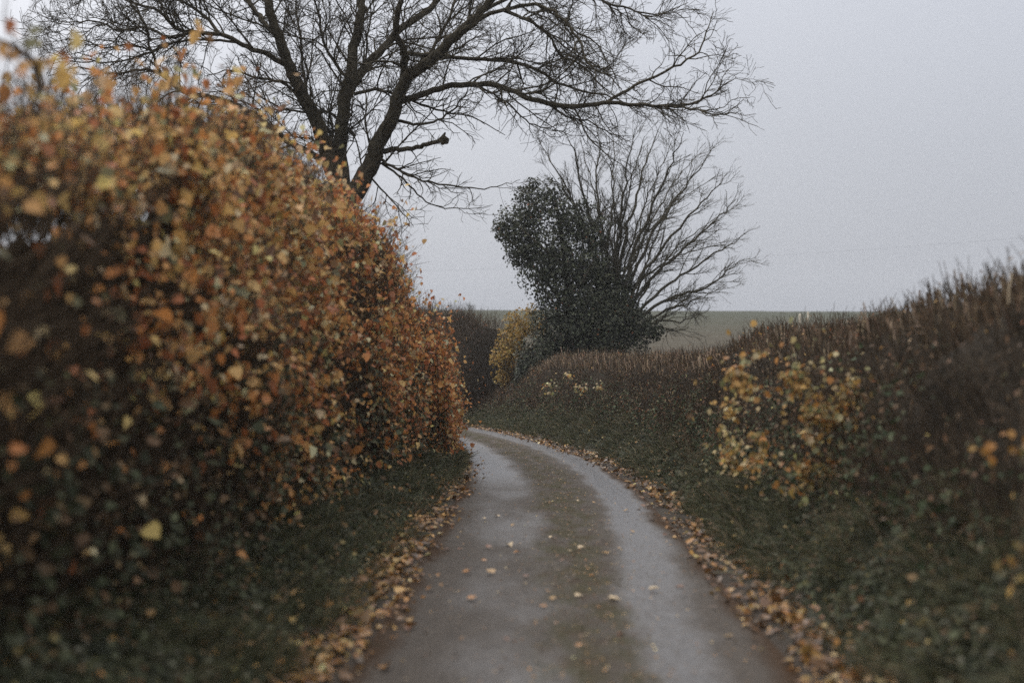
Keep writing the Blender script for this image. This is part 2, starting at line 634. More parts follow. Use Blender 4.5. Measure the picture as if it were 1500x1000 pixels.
# ------------------------------------------------------------------ hedges: a rounded body along the lane
class Hedge:
    """side: +1 right of the lane, -1 left. The body's cross-section is a smooth arch from its foot up the face, over the top and down the back."""
    def __init__(self, side, y0, y1, face, top, width, foot=.0, lean=.35, rough=.25, slope=0.0):
        self.side, self.s0, self.s1 = side, s_of_y(y0), s_of_y(y1)
        self.face, self.top, self.width, self.foot, self.lean, self.rough = face, top, width, foot, lean, rough
        self.slope = slope

    def pt(self, s, t, shrink=0.0):
        """t 0..1: foot of the face .. 0.42 top edge .. 0.62 .. 1 foot of the back."""
        yc = y_of_s(s)
        f = np.interp(yc, *self.face)
        H = np.interp(yc, *self.top)
        W = self.width
        du = np.interp(t, [0, .12, .28, .38, .46, .58, .68, .82, 1], [.12, .0, .05, .05 + self.lean * .35, .05 + self.lean, W * .62, W * .85, W, W * .95])
        dz = np.interp(t, [0, .12, .28, .38, .46, .58, .68, .82, 1], [0, .26, .62, .87, 1.0, .98, .82, .4, 0])
        du = du + self.slope * np.clip(dz, 0, 1) * np.where(t < .46, 1, np.interp(t, [.46, 1], [1, 0]))
        e = sm((s - self.s0) / 1.0) * sm((self.s1 - s) / 1.0)
        dz = dz * (.04 + .96 * e)
        du = W * .5 + (du - W * .5) * (.25 + .75 * e)
        n1 = np.stack([s, t * 4.5, np.zeros_like(s)], -1)
        nz = (vnoise(n1, .8) - .5) * self.rough * 1.6 + (vnoise(n1, 2.3) - .5) * self.rough * .8
        u = f + du - nz * np.where(t < .5, 1, -1) * .6
        base = bank(self.side * np.abs(f + .2), yc) * np.ones_like(s)
        z0 = base + self.foot
        h = z0 + (H - z0) * dz + nz * .45 * (dz > .5)
        u = u + shrink * np.interp(t, [0, .45, .6, 1], [1, .6, -.6, -1])
        h = h - shrink * np.interp(t, [0, .3, .5, .7, 1], [0, .5, 1, .5, 0])
        x, y = lane(s, self.side * u)
        return np.stack([x, y, zr(yc) + h], -1)

    def normal(self, s, t):
        e = .02
        a = self.pt(s + .08, t) - self.pt(s - .08, t)
        b = self.pt(s, np.clip(t + e, 0, 1)) - self.pt(s, np.clip(t - e, 0, 1))
        return unit(np.cross(a, b) * (1 if self.side > 0 else -1)) * -1 * (-1)

    def body(self, name, mat, parent, shrink, ds=.25, t1=1.0):
        tt = np.linspace(0, t1, 30)
        s, t, Fq = strip_mesh(np.arange(self.s0, self.s1, ds), tt)
        V = self.pt(s, t, shrink)
        V += (np.stack([vnoise(V, 3.1), vnoise(V + 31, 3.1), vnoise(V + 67, 3.1)], -1) - .5) * .22
        V += (np.stack([vnoise(V, 9), vnoise(V + 31, 9), vnoise(V + 67, 9)], -1) - .5) * .10
        return mesh(name, V, Fq, mat, parent)

    def sample(self, N, t0=0, t1=.7, y0=None, y1=None):
        a = self.s0 if y0 is None else s_of_y(y0)
        b = self.s1 if y1 is None else s_of_y(y1)
        return rng.uniform(a, b, N), rng.uniform(t0, t1, N)


def twig_polys(P, D, L, K=4, wig=.35, up=0.0):
    """Vectorised wandering twigs: (N,K,3)."""
    N = len(P)
    out = np.empty((N, K, 3))
    out[:, 0] = P
    d = unit(D)
    for k in range(1, K):
        out[:, k] = out[:, k - 1] + d * (L / (K - 1))[:, None]
        d = unit(d + rng.normal(0, wig, (N, 3)) + np.array([0, 0, up]))
    return out


def outward(h, s, t):
    c = h.pt(s, np.full_like(s, .5), .6)
    p = h.pt(s, t)
    n = h.normal(s, t)
    flip = np.sum(n * (p - c), -1) < 0
    n[flip] *= -1
    return p, n


OCHRE, ORANGE, RUST, YELLOW, OLIVE, BROWN, PALE = (.66, .375, .14), (.62, .265, .085), (.38, .135, .05), (.62, .40, .14), (.21, .20, .10), (.19, .108, .058), (.72, .54, .31)

# ---- the tall autumn hedge on the left
HL = Hedge(-1, -4, 60,
           ([-4, 5, 12, 17, 21, 24.5, 27, 30, 34, 60], [2.12, 2.12, 2.2, 2.08, 1.9, 1.45, 1.22, 1.25, 1.4, 1.5]),
           ([-4, 4, 5.5, 8, 10, 12, 15, 17, 19, 21, 23, 25, 27, 30, 60], [2.42, 2.44, 2.54, 2.94, 3.32, 3.6, 3.72, 3.68, 3.45, 2.98, 2.58, 2.38, 2.28, 2.3, 2.5]),
           1.9, foot=-.05, lean=.35, rough=.46)
hl = empty('autumn_hedge', tuple(ground_pt(np.array([s_of_y(14.)]), np.array([-3.0]))[0]))
tag(hl, 'tall overgrown hedge of orange and ochre autumn leaves bulging over the lane', 'hedge')
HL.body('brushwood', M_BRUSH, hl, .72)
# twigs
N = 38000
s, t = HL.sample(N, 0, .66, -3, 36)
p, nrm = outward(HL, s, t)
p -= nrm * rng.uniform(.05, .55, N)[:, None]
D = nrm * np.interp(t, [.05, .35], [.12, .5])[:, None] + np.array([0, 0, .85]) + rng.normal(0, .36, (N, 3))
L = rng.uniform(.2, .7, N)
T = Tubes()
tw = twig_polys(p, D, L, 4, .28, .05)
rr = rng.uniform(.0022, .006, N)
T.add_many(tw, rr[:, None] * np.array([1, .85, .65, .35]))
# tall shoots out of the top
N2 = 900
s2, t2 = HL.sample(N2, .40, .62, -3, 30)
p2, n2 = outward(HL, s2, t2)
p2[:, 2] -= .5
sh = twig_polys(p2, np.array([0, 0, 1.0]) + rng.normal(0, .28, (N2, 3)), rng.uniform(.6, 1.25, N2), 6, .16, .05)
T.add_many(sh, rng.uniform(.003, .006, N2)[:, None] * np.linspace(1, .3, 6))
T.build('twigs', M_TWIG, hl)
# leaves
N = 170000
s, t = HL.sample(N, 0.02, .64, -3, 34)
yc = y_of_s(s)
p, nrm = outward(HL, s, t)
clump = vnoise(np.stack([s, t * 5, s * 0], -1), 1.5) * .6 + vnoise(np.stack([s, t * 5, s * 0 + 9], -1), 4.0) * .4
hgt = np.interp(t, [0, .12, .28, .38, .46, .64], [0, .26, .62, .87, 1, 1])
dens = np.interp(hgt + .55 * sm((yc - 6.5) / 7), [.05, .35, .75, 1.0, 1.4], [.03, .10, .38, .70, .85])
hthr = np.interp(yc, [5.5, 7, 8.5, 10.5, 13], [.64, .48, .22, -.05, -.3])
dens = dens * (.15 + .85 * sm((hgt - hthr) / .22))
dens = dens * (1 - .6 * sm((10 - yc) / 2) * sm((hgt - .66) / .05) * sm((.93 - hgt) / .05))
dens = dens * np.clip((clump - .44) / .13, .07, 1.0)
keep = rng.random(N) < dens
s, t, yc, p, nrm, hgt = s[keep], t[keep], yc[keep], p[keep], nrm[keep], hgt[keep]
N = len(p)
p += nrm * (rng.normal(-.06, .10, N))[:, None]
# leaves on twigs and shoots
k = rng.choice(len(tw), 9000)
kk = rng.integers(1, 4, 9000)
pt = tw[k, kk] + rng.normal(0, .02, (9000, 3))
zt = (pt[:, 2] - zr(pt[:, 1])) + .08 * np.clip(pt[:, 1] - 6, 0, 16)
ok = rng.random(9000) < np.interp(zt, [.6, 1.6, 2.6], [.05, .35, 1.0])
pt = pt[ok]
k = rng.choice(N2, 3600)
ps = sh[k, rng.integers(2, 6, 3600)] + rng.normal(0, .025, (3600, 3))
P = np.concatenate([p, pt, ps])
NR = np.concatenate([nrm, np.tile([[.4, -.5, .3]], (len(pt) + len(ps), 1))])
N = len(P)
NR = NR * .7 + np.array([.1, -.45, .35]) + rng.normal(0, .85, (N, 3))
size = np.clip(rng.lognormal(math.log(.057), .36, N), .02, .11)
dd = P[:, 1]
far = sm((dd - 8) / 14)
topness = sm((P[:, 2] - zr(dd) - 1.6) / 1.4)
cn = vnoise(P, .9)
w = np.stack([.32 + .25 * topness * (1 - far) - .10 * far, .26 + .30 * far, .12 + .26 * far + .1 * cn, .08 + .12 * topness * (1 - far), .04 + .10 * topness * (1 - far) * cn, .11 + 0 * far, .14 + 0 * far], 1)
colr = palette(N, [OCHRE, ORANGE, RUST, YELLOW, OLIVE, BROWN, PALE], w, .2)
td = np.array([0, 0, -.8]) + rng.normal(0, .6, (N, 3))
leaves('foliage', P, NR, size, colr, M_LEAF, hl, LEAF_LOBED, .6, td)
N = 15000
s, t = HL.sample(N, .0, .26, -3, 24)
p, nrm = outward(HL, s, t)
keep = (vnoise(p, 1.6) * .6 + vnoise(p, 5) * .4 > .42) & (rng.random(N) < np.interp(t, [0, .1, .26], [1, .6, .12]))
p, nrm = p[keep], nrm[keep]
N = len(p)
p += nrm * rng.uniform(-.12, .12, N)[:, None]
colr = palette(N, [(.055, .060, .034), (.090, .094, .055), (.034, .038, .022), (.13, .085, .048), (.20, .13, .07)], [.30, .22, .22, .16, .10], .3)
leaves('ivy', p, nrm * .5 + np.array([.2, -.3, .5]) + rng.normal(0, .6, (N, 3)), np.clip(rng.lognormal(math.log(.042), .35, N), .02, .085), colr, M_GRASS, hl, LEAF_LOBED, .5)
# a stray arching shoot with a few leaves against the sky
sp = np.array([pix(60, 130, 6.2), pix(48, 88, 6.2), pix(20, 68, 6.15), pix(-12, 55, 6.1), pix(-40, 20, 6.1)])
T = Tubes()
T.add(sp, [.018, .015, .012, .008, .004], 6)
for a, b in ((pix(52, 100, 6.2), pix(36, 20, 6.1)), (pix(30, 74, 6.2), pix(8, -10, 6.1)), (pix(54, 110, 6.2), pix(75, 40, 6.15))):
    m_ = (a + b) / 2 + rng.normal(0, .015, 3)
    T.add(np.array([a, m_, b]), [.005, .004, .002], 4)
sho = T.build('stray_shoot', M_TWIG, hl)
lp = np.array([pix(18, 30, 6.1), pix(44, 46, 6.1), pix(52, 66, 6.15), pix(58, 88, 6.2), pix(12, 84, 6.1), pix(30, 100, 6.1)])
leaves('shoot_leaves', lp, np.tile([[.1, -1, .2]], (6, 1)) + rng.normal(0, .3, (6, 3)), np.array([.075, .07, .07, .08, .07, .06]),
       np.array([RUST, OLIVE, OLIVE, YELLOW, BROWN, OCHRE]), M_LEAF, sho, LEAF_LOBED)

# ---- clipped hedge on the right bank
HR = Hedge(1, -4, 46.5,
           ([-4, 8, 14, 24, 38, 47], [1.95, 2.0, 2.0, 2.0, 2.05, 1.9]),
           ([-4, 6, 8, 10, 14.6, 17, 19.5, 21, 24, 33, 38, 41, 44, 46.5], [2.36, 2.36, 2.29, 2.26, 2.15, 2.11, 2.17, 2.15, 1.90, 1.98, 2.05, 1.8, 1.2, .75]),
           2.3, foot=-.12, lean=.5, rough=.30, slope=.62)
hr = empty('clipped_hedge', tuple(ground_pt(np.array([s_of_y(16.)]), np.array([3.2]))[0]))
tag(hr, 'brown clipped hedge of cut upright twigs along the top of the grassy bank', 'hedge')
HR.body('brushwood', M_BRUSH, hr, .14)
N = 30000
s, t = HR.sample(N, .06, .72, -3, 46)
p, nrm = outward(HR, s, t)
p -= nrm * rng.uniform(.02, .22, N)[:, None]
D = nrm * .35 + np.array([0, 0, .9]) + rng.normal(0, .38, (N, 3))
L = rng.uniform(.10, .34, N)
tw = twig_polys(p, D, L, 3, .22, .05)
T = Tubes()
rr = rng.uniform(.002, .0055, N)
T.add_many(tw, rr[:, None] * np.array([1, .9, .6]))
# stout cut stems, straight up
N3 = 6500
s3, t3 = HR.sample(N3, .36, .64, -3, 45)
p3, n3 = outward(HR, s3, t3)
p3[:, 2] -= .12
st = twig_polys(p3, np.array([0, 0, 1.]) + n3 * .25 + rng.normal(0, .16, (N3, 3)), rng.uniform(.09, .23, N3) * np.where(rng.random(N3) < .03, 1.6, 1), 3, .08, 0)
V, Fc = None, None
T2 = Tubes()
T2.add_many(st, rng.uniform(.004, .010, N3)[:, None] * np.array([1, .95, .85]), 4)
T.build('twigs', M_TWIG, hr)
V, Fc = T2.arrays()
cs = palette(N3, [(.11, .078, .050), (.38, .28, .19), (.20, .135, .085)], np.stack([.48 - .3 * sm((p3[:, 1] - 18) / 10), .20 + .45 * sm((p3[:, 1] - 18) / 10), .3 + 0 * p3[:, 1]], 1), .3)
mesh('cut_stems', V, Fc, M_TWIGCOL, hr, col=np.repeat(cs, 12, 0))
# dead brown leaves caught in the twigs
N = 44000
s, t = HR.sample(N, .04, .68, -3, 46)
p, nrm = outward(HR, s, t)
p += nrm * rng.normal(.0, .07, N)[:, None]
cn = vnoise(p, 1.2)
keep = rng.random(N) < cn * np.interp(p[:, 1], [8, 16], [.55, 1.1])
p, nrm = p[keep], nrm[keep]
N = len(p)
colr = palette(N, [(.16, .096, .056), (.24, .150, .085), RUST, (.33, .24, .15), (.09, .085, .045), OCHRE], [.38, .24, .06, .16, .13, .03], .3)
leaves('dead_leaves', p, nrm + rng.normal(0, .8, (N, 3)), np.clip(rng.lognormal(math.log(.034), .3, N), .016, .065), colr, M_LEAF, hr, LEAF_LONG, .9)

N = 26000
s, t = HR.sample(N, .0, .34, -3, 46)
p, nrm = outward(HR, s, t)
keep = (vnoise(p, 1.1) * .55 + vnoise(p, 3.4) * .45 > .38 + .8 * (t - .12)) & (rng.random(N) < np.interp(t, [0, .14, .34], [1, .75, .12]) * np.interp(p[:, 1], [7, 15], [.45, 1]))
p, nrm = p[keep], nrm[keep]
N = len(p)
p += nrm * rng.uniform(-.03, .10, N)[:, None]
colr = palette(N, [(.045, .060, .030), (.075, .090, .048), (.030, .040, .020), (.13, .12, .07), (.14, .08, .045)], [.32, .24, .22, .12, .10], .3)
leaves('ivy', p, nrm * .6 + np.array([-.2, -.2, .5]) + rng.normal(0, .55, (N, 3)), np.clip(rng.lognormal(math.log(.036), .3, N), .02, .07), colr, M_GRASS, hr, LEAF_LOBED, .5)

# ---- dark hedge round the bend
HD = Hedge(1, 44.5, 68,
           ([44, 48, 68], [1.75, 1.7, 1.7]),
           ([44.5, 45.5, 47, 50, 68], [2.6, 3.2, 3.5, 3.65, 3.7]),
           2.0, foot=0, lean=.35, rough=.3)
hd = empty('leafless_hedge', tuple(ground_pt(np.array([s_of_y(50.)]), np.array([2.6]))[0]))
tag(hd, 'dark purplish brown leafless hedge round the bend, beside the yellow shrub', 'hedge')
HD.body('brushwood', M_BRUSH, hd, .2)
N = 12000
s, t = HD.sample(N, 0.02, .66)
p, nrm = outward(HD, s, t)
p -= nrm * rng.uniform(.05, .3, N)[:, None]
tw = twig_polys(p, nrm * .5 + np.array([0, 0, .8]) + rng.normal(0, .4, (N, 3)), rng.uniform(.3, .75, N), 4, .25, .05)
T = Tubes()
T.add_many(tw, rng.uniform(.004, .008, N)[:, None] * np.array([1, .85, .65, .4]))
T.build('twigs', M_TWIG, hd)
N = 5200
s, t = HD.sample(N, .02, .6)
p, nrm = outward(HD, s, t)
colr = palette(N, [(.06, .035, .028), (.10, .055, .035), RUST, (.05, .05, .024)], [.5, .25, .12, .13], .3)
leaves('dead_leaves', p + nrm * rng.normal(0, .1, (N, 1)), nrm + rng.normal(0, .7, (N, 3)), rng.uniform(.04, .08, N), colr, M_LEAF, hd)

# ------------------------------------------------------------------ grass and ground cover
def grass_patch(name, N, side, u0, u1, y0, y1, thr, gl, colw, label=None, lift=0.0):
    # denser near the camera, where single blades show
    yv = y0 + (y1 - y0) * rng.random(N) ** 1.6
    uv_ = rng.uniform(0, 1, N)
    a = np.interp(yv, *u0) if isinstance(u0, tuple) else u0
    b = np.interp(yv, *u1) if isinstance(u1, tuple) else u1
    uu_ = a + (b - a) * uv_
    s = s_of_y(yv)
    P = turf_pt(s, side * uu_)
    cl = vnoise(P, 2.2) * .6 + vnoise(P, 6) * .4
    edge = sm(uv_ / .16)
    keep = (rng.random(N) < edge * .95 + .05) & (cl > thr)
    P, cl, uu_ = P[keep], cl[keep], uu_[keep]
    n = len(P)
    out_ = np.stack([np.full(n, -side * .6), np.full(n, -.25), np.full(n, .75)], -1)
    D = out_ + rng.normal(0, .42, (n, 3))
    D[:, 2] = np.abs(D[:, 2])
    tall = (cl > .56) & (rng.random(n) < .35)
    L = rng.uniform(.05, .16, n) * gl * (.35 + cl * 1.3) * np.where(tall, 1.7, 1)
    P[:, 2] -= .015
    V, Fc = blades(P, D, L, rng.uniform(.0025, .005, n) * np.interp(P[:, 1], [6, 30], [1, 1.7]))
    c = palette(n, [(.068, .070, .038), (.115, .115, .064), (.042, .045, .024), (.19, .155, .095), (.10, .105, .075)], colw, .25)
    return tag(mesh(name, V, Fc, M_GRASS, col=np.repeat(c, 5, 0), smooth=False), label, 'grass' if label else None, kind='stuff')


def herb_patch(name, N, side, u0, u1, y0, y1, cols, w, label, size=.038):
    yv = y0 + (y1 - y0) * rng.random(N) ** 1.6
    uv_ = rng.random(N)
    a = np.interp(yv, *u0) if isinstance(u0, tuple) else u0
    b = np.interp(yv, *u1) if isinstance(u1, tuple) else u1
    s = s_of_y(yv)
    P = turf_pt(s, side * (a + (b - a) * uv_))
    cl = vnoise(P, 2.8) * .6 + vnoise(P, 8) * .4
    keep = cl > .33
    P, cl = P[keep], cl[keep]
    n = len(P)
    P[:, 2] += rng.uniform(0.0, .24, n) * cl
    nr = np.array([-side * .55, -.25, .8]) + rng.normal(0, .5, (n, 3))
    c = palette(n, cols, w, .28)
    return tag(leaves(name, P, nr, np.clip(rng.lognormal(math.log(size), .3, n), .015, .07), c, M_GRASS, None, LEAF_OVAL, .5), label, 'plants', kind='stuff')


LU0 = ([0, 10, 20, 27, 40], [1.42, 1.40, 1.34, 1.15, 1.15])
LU1 = ([0, 12, 20, 26, 40], [3.1, 2.85, 2.35, 1.55, 1.5])
grass_patch('verge_grass', 85000, -1, LU0, LU1, 2, 34, .42, 1.5, [.30, .22, .20, .14, .14], 'rough dark green grass along the foot of the autumn hedge')
grass_patch('bank_grass', 120000, 1, ([0, 10, 30, 50], [1.44, 1.44, 1.36, 1.25]), ([0, 30, 44, 50], [2.55, 2.75, 2.3, 1.9]), 2, 50, .44, 1.4, [.28, .20, .20, .18, .14], 'dark green grass covering the bank below the clipped hedge')
GC = [(.050, .055, .030), (.085, .090, .052), (.030, .034, .018), (.125, .125, .088), (.15, .10, .055), (.26, .21, .09)]
herb_patch('bank_ivy', 95000, 1, 1.55, ([0, 30, 46], [2.75, 2.9, 2.3]), 2, 48, GC, [.33, .25, .2, .10, .08, .02], 'small dull green ivy and nettle leaves spread over the bank')
herb_patch('verge_herbs', 36000, -1, ([0, 20, 27, 40], [1.55, 1.5, 1.25, 1.2]), LU1, 2, 32, GC, [.36, .26, .24, .06, .06, .02], 'small dark leaves growing among the grass below the autumn hedge')

# dry pale stalks on the bank
N = 3200
yv = rng.uniform(5, 44, N)
P = ground_pt(s_of_y(yv), rng.uniform(1.9, 2.9, N))
T = Tubes()
T.add_many(twig_polys(P, np.array([-.25, -.1, .8]) + rng.normal(0, .35, (N, 3)), rng.uniform(.2, .55, N), 4, .2, -.05), rng.uniform(.0015, .003, N)[:, None] * np.array([1, 1, .8, .4]))
V, Fc = T.arrays()
cs = palette(N, [(.20, .155, .10), (.12, .085, .055)], [.5, .5], .3)
tag(mesh('dry_stalks', V, Fc, M_TWIGCOL, col=np.repeat(cs, 12, 0)), 'thin dry straw coloured stalks standing on the bank', 'stalks', kind='stuff')

# ------------------------------------------------------------------ leaf litter and fallen leaves
FC = [(.36, .215, .075), (.29, .145, .045), (.16, .080, .034), (.44, .32, .15), (.085, .050, .025), (.36, .25, .075)]


def litter(name, side, N, cu, wu, label, wcol):
    yv = 3 + 42 * rng.random(N) ** 1.7
    c = np.interp(yv, [3, 9, 14, 22, 27, 45], cu)
    cl0 = vnoise(np.stack([yv, yv * 0, yv * 0 + side], -1), .9)
    uu_ = c + rng.normal(0, 1, N) * wu * (.6 + .7 * cl0)
    ok = (uu_ > .55) & (uu_ < 2.2) & (vnoise(np.stack([yv, uu_ * 2, yv * 0 + side], -1), 1.6) > rng.uniform(.1, .54, N))
    yv, uu_ = yv[ok], uu_[ok]
    n = len(yv)
    P = ground_pt(s_of_y(yv), side * uu_)
    zroad = road_z(uu_, yv)
    P[:, 2] = np.where(uu_ < 1.24, np.maximum(zroad, P[:, 2] - .03), P[:, 2]) + rng.uniform(.006, .03, n) + .02 * sm((uu_ - 1.2) / .15)
    nr = np.array([0, 0, 1.]) + rng.normal(0, .38, (n, 3))
    colr = palette(n, FC, wcol, .3)
    tag(leaves(name, P, nr, np.clip(rng.lognormal(math.log(.040), .42, n), .015, .10), colr, M_FALLEN, None, LEAF_LOBED, .7), label, 'fallen leaves', kind='stuff')


litter('leaf_litter', -1, 7000, [1.36, 1.36, 1.38, 1.32, 1.13, 1.1], .145, 'drift of fallen brown and orange leaves along the foot of the grass verge', [.20, .29, .28, .06, .14, .03])
litter('leaf_litter', 1, 7500, [1.38, 1.38, 1.40, 1.38, 1.26, 1.2], .135, 'drift of fallen brown leaves along the foot of the right hand bank', [.13, .20, .36, .03, .26, .02])

# odd leaves caught in the grass of both verges
N = 1300
sd = np.where(rng.random(N) < .6, -1.0, 1.0)
yv = 3 + 24 * rng.random(N) ** 1.4
P = turf_pt(s_of_y(yv), sd * (1.45 + rng.random(N) ** 1.3 * 1.2)) + np.array([0, 0, .07])
tag(leaves('scattered_leaves', P, np.array([0, -.3, .8]) + rng.normal(0, .5, (N, 3)), np.clip(rng.lognormal(math.log(.05), .3, N), .025, .09), palette(N, FC, [.25, .25, .2, .08, .12, .1], .25), M_FALLEN, None, LEAF_LOBED, .7), 'odd fallen leaves caught in the grass of the verges', 'fallen leaves', kind='stuff')

# small bits of leaf and debris all over the lane
N = 5000
yv = 4 + 30 * rng.random(N) ** 1.4
uu_ = np.where(rng.random(N) < .6, rng.normal(.15, .28, N), rng.uniform(-1.1, 1.1, N))
x, y = lane(s_of_y(yv), uu_)
P = np.stack([x, y, road_z(uu_, yv) + .008], -1)
tag(leaves('leaf_crumbs', P, np.array([0, 0, 1.]) + rng.normal(0, .25, (N, 3)), rng.uniform(.010, .026, N), palette(N, FC, [.12, .15, .30, .05, .36, .02], .3), M_FALLEN, None), 'tiny crumbs of broken brown leaf scattered on the lane', 'leaf crumbs', kind='stuff')

LEAFNAME = {'pale': (.52, .40, .25), 'orange': (.36, .17, .055), 'brown': (.16, .075, .04), 'ochre': (.38, .23, .09), 'dark': (.05, .03, .02)}
traced = [
    (730, 756, 'pale', 'pale buff fallen leaf, farthest of the pale ones on the left track', .10), (752, 768, 'ochre', None, .07),
    (744, 797, 'pale', 'long pale fallen leaf lying just left of the mossy middle strip', .11), (716, 803, 'brown', None, .075),
    (688, 839, 'orange', 'orange brown fallen leaf on the left track, left of the ochre one beside it', .09),
    (723, 840, 'ochre', 'ochre fallen leaf on the left track, right of the orange brown one beside it', .095), (706, 821, 'orange', None, .06),
    (692, 879, 'orange', 'orange fallen leaf alone in the middle of the left wheel track', .095),
    (854, 801, 'pale', 'pale fallen leaf in the mossy strip, farthest of the big pale ones there', .085), (808, 786, 'pale', None, .06), (890, 812, 'ochre', None, .075),
    (810, 879, 'ochre', 'ochre fallen leaf at the left end of the row of leaves across the mossy strip', .085),
    (844, 874, 'pale', 'pale fallen leaf in the middle of the row of leaves across the mossy strip', .07),
    (892, 879, 'pale', 'large pale fallen leaf, right end of the row across the mossy strip', .10), (800, 889, 'orange', None, .06),
    (952, 865, 'pale', 'pale buff fallen leaf alone on the wet right wheel track', .095),
    (952, 763, 'dark', 'small blackish leaf on the wet right track just before the bend', .08), (924, 778, 'ochre', None, .06), (972, 785, 'brown', None, .07), (985, 787, 'ochre', None, .06),
    (598, 908, 'ochre', 'ochre fallen leaf near the left edge of the lane, above a brown one', .09),
    (598, 924, 'brown', 'brown fallen leaf near the left edge of the lane, below an ochre one', .085),
    (1000, 860, 'brown', 'dark brown leaf lying where the wet right track meets the leaf drift', .08), (908, 803, 'ochre', None, .05), (676, 804, 'brown', None, .06),
    (658, 806, 'brown', None, .065), (754, 810, 'orange', None, .075), (836, 808, 'pale', None, .04), (826, 821, 'brown', None, .05), (882, 764, 'brown', None, .06),
    (868, 736, 'ochre', None, .05), (846, 734, 'pale', None, .045), (710, 760, 'pale', None, .045), (678, 780, 'pale', None, .05), (998, 872, 'dark', None, .06),
    (770, 845, 'brown', None, .06), (870, 845, 'orange', None, .06), (905, 930, 'brown', None, .06), (740, 935, 'brown', None, .05), (850, 945, 'orange', None, .06),
]
NODE = "small {} leaf fallen on the lane among others alike"
for (px, py, kind, lab, size) in traced:
    # meet the ground plane of the lane along the ray through (px, py)
    d = EYE / ((py - 500) / F - .022)
    for _ in range(4):
        X = (px - 750) / F * d
        u_ = X - np.interp(d, _yy, _xx)
        d = (EYE - .035 * (1 - (u_ / 1.24) ** 2) + .018) / ((py - 500) / F - .022)
    p = np.array([[(px - 750) / F * d, d, -.022 * d + .035 * (1 - (u_ / 1.24) ** 2) - .018 + .010]])
    V, Fc = leaf_mesh(p, np.array([[rng.normal(0, .12), rng.normal(-.15, .15), 1.]]), np.array([size * .86]), LEAF_LOBED, .6)
    base = LEAFNAME[kind]
    o = mesh('fallen_leaf', V, Fc, M_FALLEN, col=np.tile(np.array(base) * np.exp(rng.normal(0, .08)), (7, 1)), smooth=False, origin=tuple(p[0]))
    tag(o, lab or NODE.format({'dark': 'blackish'}.get(kind, kind)), 'leaf', 'fallen leaves scattered on the lane')


# ------------------------------------------------------------------ trees
def smooth_poly(pts, rad, per=4):
    """Catmull-Rom through traced joints."""
    pts = np.asarray(pts, float)
    rad = np.asarray(rad, float)
    P = np.vstack([2 * pts[0] - pts[1], pts, 2 * pts[-1] - pts[-2]])
    out, ro = [], []
    for i in range(len(pts) - 1):
        p0, p1, p2, p3 = P[i:i + 4]
        for t in np.arange(per) / per:
            out.append(.5 * ((2 * p1) + (-p0 + p2) * t + (2 * p0 - 5 * p1 + 4 * p2 - p3) * t * t + (-p0 + 3 * p1 - 3 * p2 + p3) * t ** 3))
            ro.append(rad[i] * (1 - t) + rad[i + 1] * t)
    out.append(pts[-1])
    ro.append(rad[-1])
    return np.array(out), np.array(ro)


def perp(d):
    v = rng.normal(size=3)
    v -= d * np.dot(v, d)
    return v / np.linalg.norm(v)


def wander(p, d, L, K, wig, trop):
    out = [p]
    step = L / (K - 1)
    d = d / np.linalg.norm(d)
    for k in range(K - 1):
        p = p + d * step
        out.append(p)
        d = d + rng.normal(0, wig, 3) + trop * (k + 1) / K
        d /= np.linalg.norm(d)
    return np.array(out)


def sprout(poly, rad, T, level, spec):
    """Side branches along poly, recursively; spec[level] = (spacing, len lo, len hi, angle lo, angle hi, K, wiggle, tropism, start, radius)."""
    if level >= len(spec):
        return
    sp, l0, l1, a0, a1, K, wig, trop, start, rmin = spec[level]
    seg = np.linalg.norm(np.diff(poly, axis=0), axis=1)
    cum = np.concatenate([[0], np.cumsum(seg)])
    tot = cum[-1]
    n = max(rng.poisson(tot * (1 - start) / sp), 0 if level else 6)
    for f in np.sort(rng.uniform(start, 1, n)):
        q = f * tot
        i = min(np.searchsorted(cum, q) - 1, len(poly) - 2)
        i = max(i, 0)
        a = (q - cum[i]) / max(seg[i], 1e-6)
        p = poly[i] * (1 - a) + poly[i + 1] * a
        r = rad[i] * (1 - a) + rad[i + 1] * a
        d = unit(poly[i + 1] - poly[i])
        ang = math.radians(rng.uniform(a0, a1))
        side = perp(d)
        dd = d * math.cos(ang) + side * math.sin(ang)
        L = rng.uniform(l0, l1) * (1.15 - .75 * f)
        child = wander(p, dd, L, K, wig, np.asarray(trop))
        r0 = min(r * .62, rmin * 2.2 * (L / l1) + rmin)
        cr = np.linspace(r0, rmin * .8, K)
        T.add(child, cr, 3 if level else 5)
        sprout(child, cr, T, level + 1, spec)


D0 = 27.0
rng = np.random.default_rng(2)
bt = empty('bare_tree', (-3.15, D0, -.35))
tag(bt, 'large bare spreading tree with dark limbs and fine twigs, behind the autumn hedge', 'tree')


def limb(pxs, rads, depth0, depth1, per=4):
    n = len(pxs)
    pts = [pix(x, y, D0) for x, y in pxs]
    f = np.linspace(0, 1, n)
    dep = D0 + depth0 + (depth1 - depth0) * f + np.sin(f * 5 + rng.uniform(0, 6)) * .15 * f
    pts = [pix(x, y, dd) for (x, y), dd in zip(pxs, dep)]
    return smooth_poly(pts, np.array(rads) * (.64 if rads[0] > 9.5 else .56) * D0 / F, per)


# trunk and the three great limbs (pixel radii)
trunk = [(508, 690), (508, 560), (506, 440), (505, 340), (506, 290)]
T = Tubes()
P_, R_ = limb(trunk, [36, 31, 29, 30, 31], 0, 0)
T.add(P_, R_, 14)
T.build('trunk', M_BARK, bt)

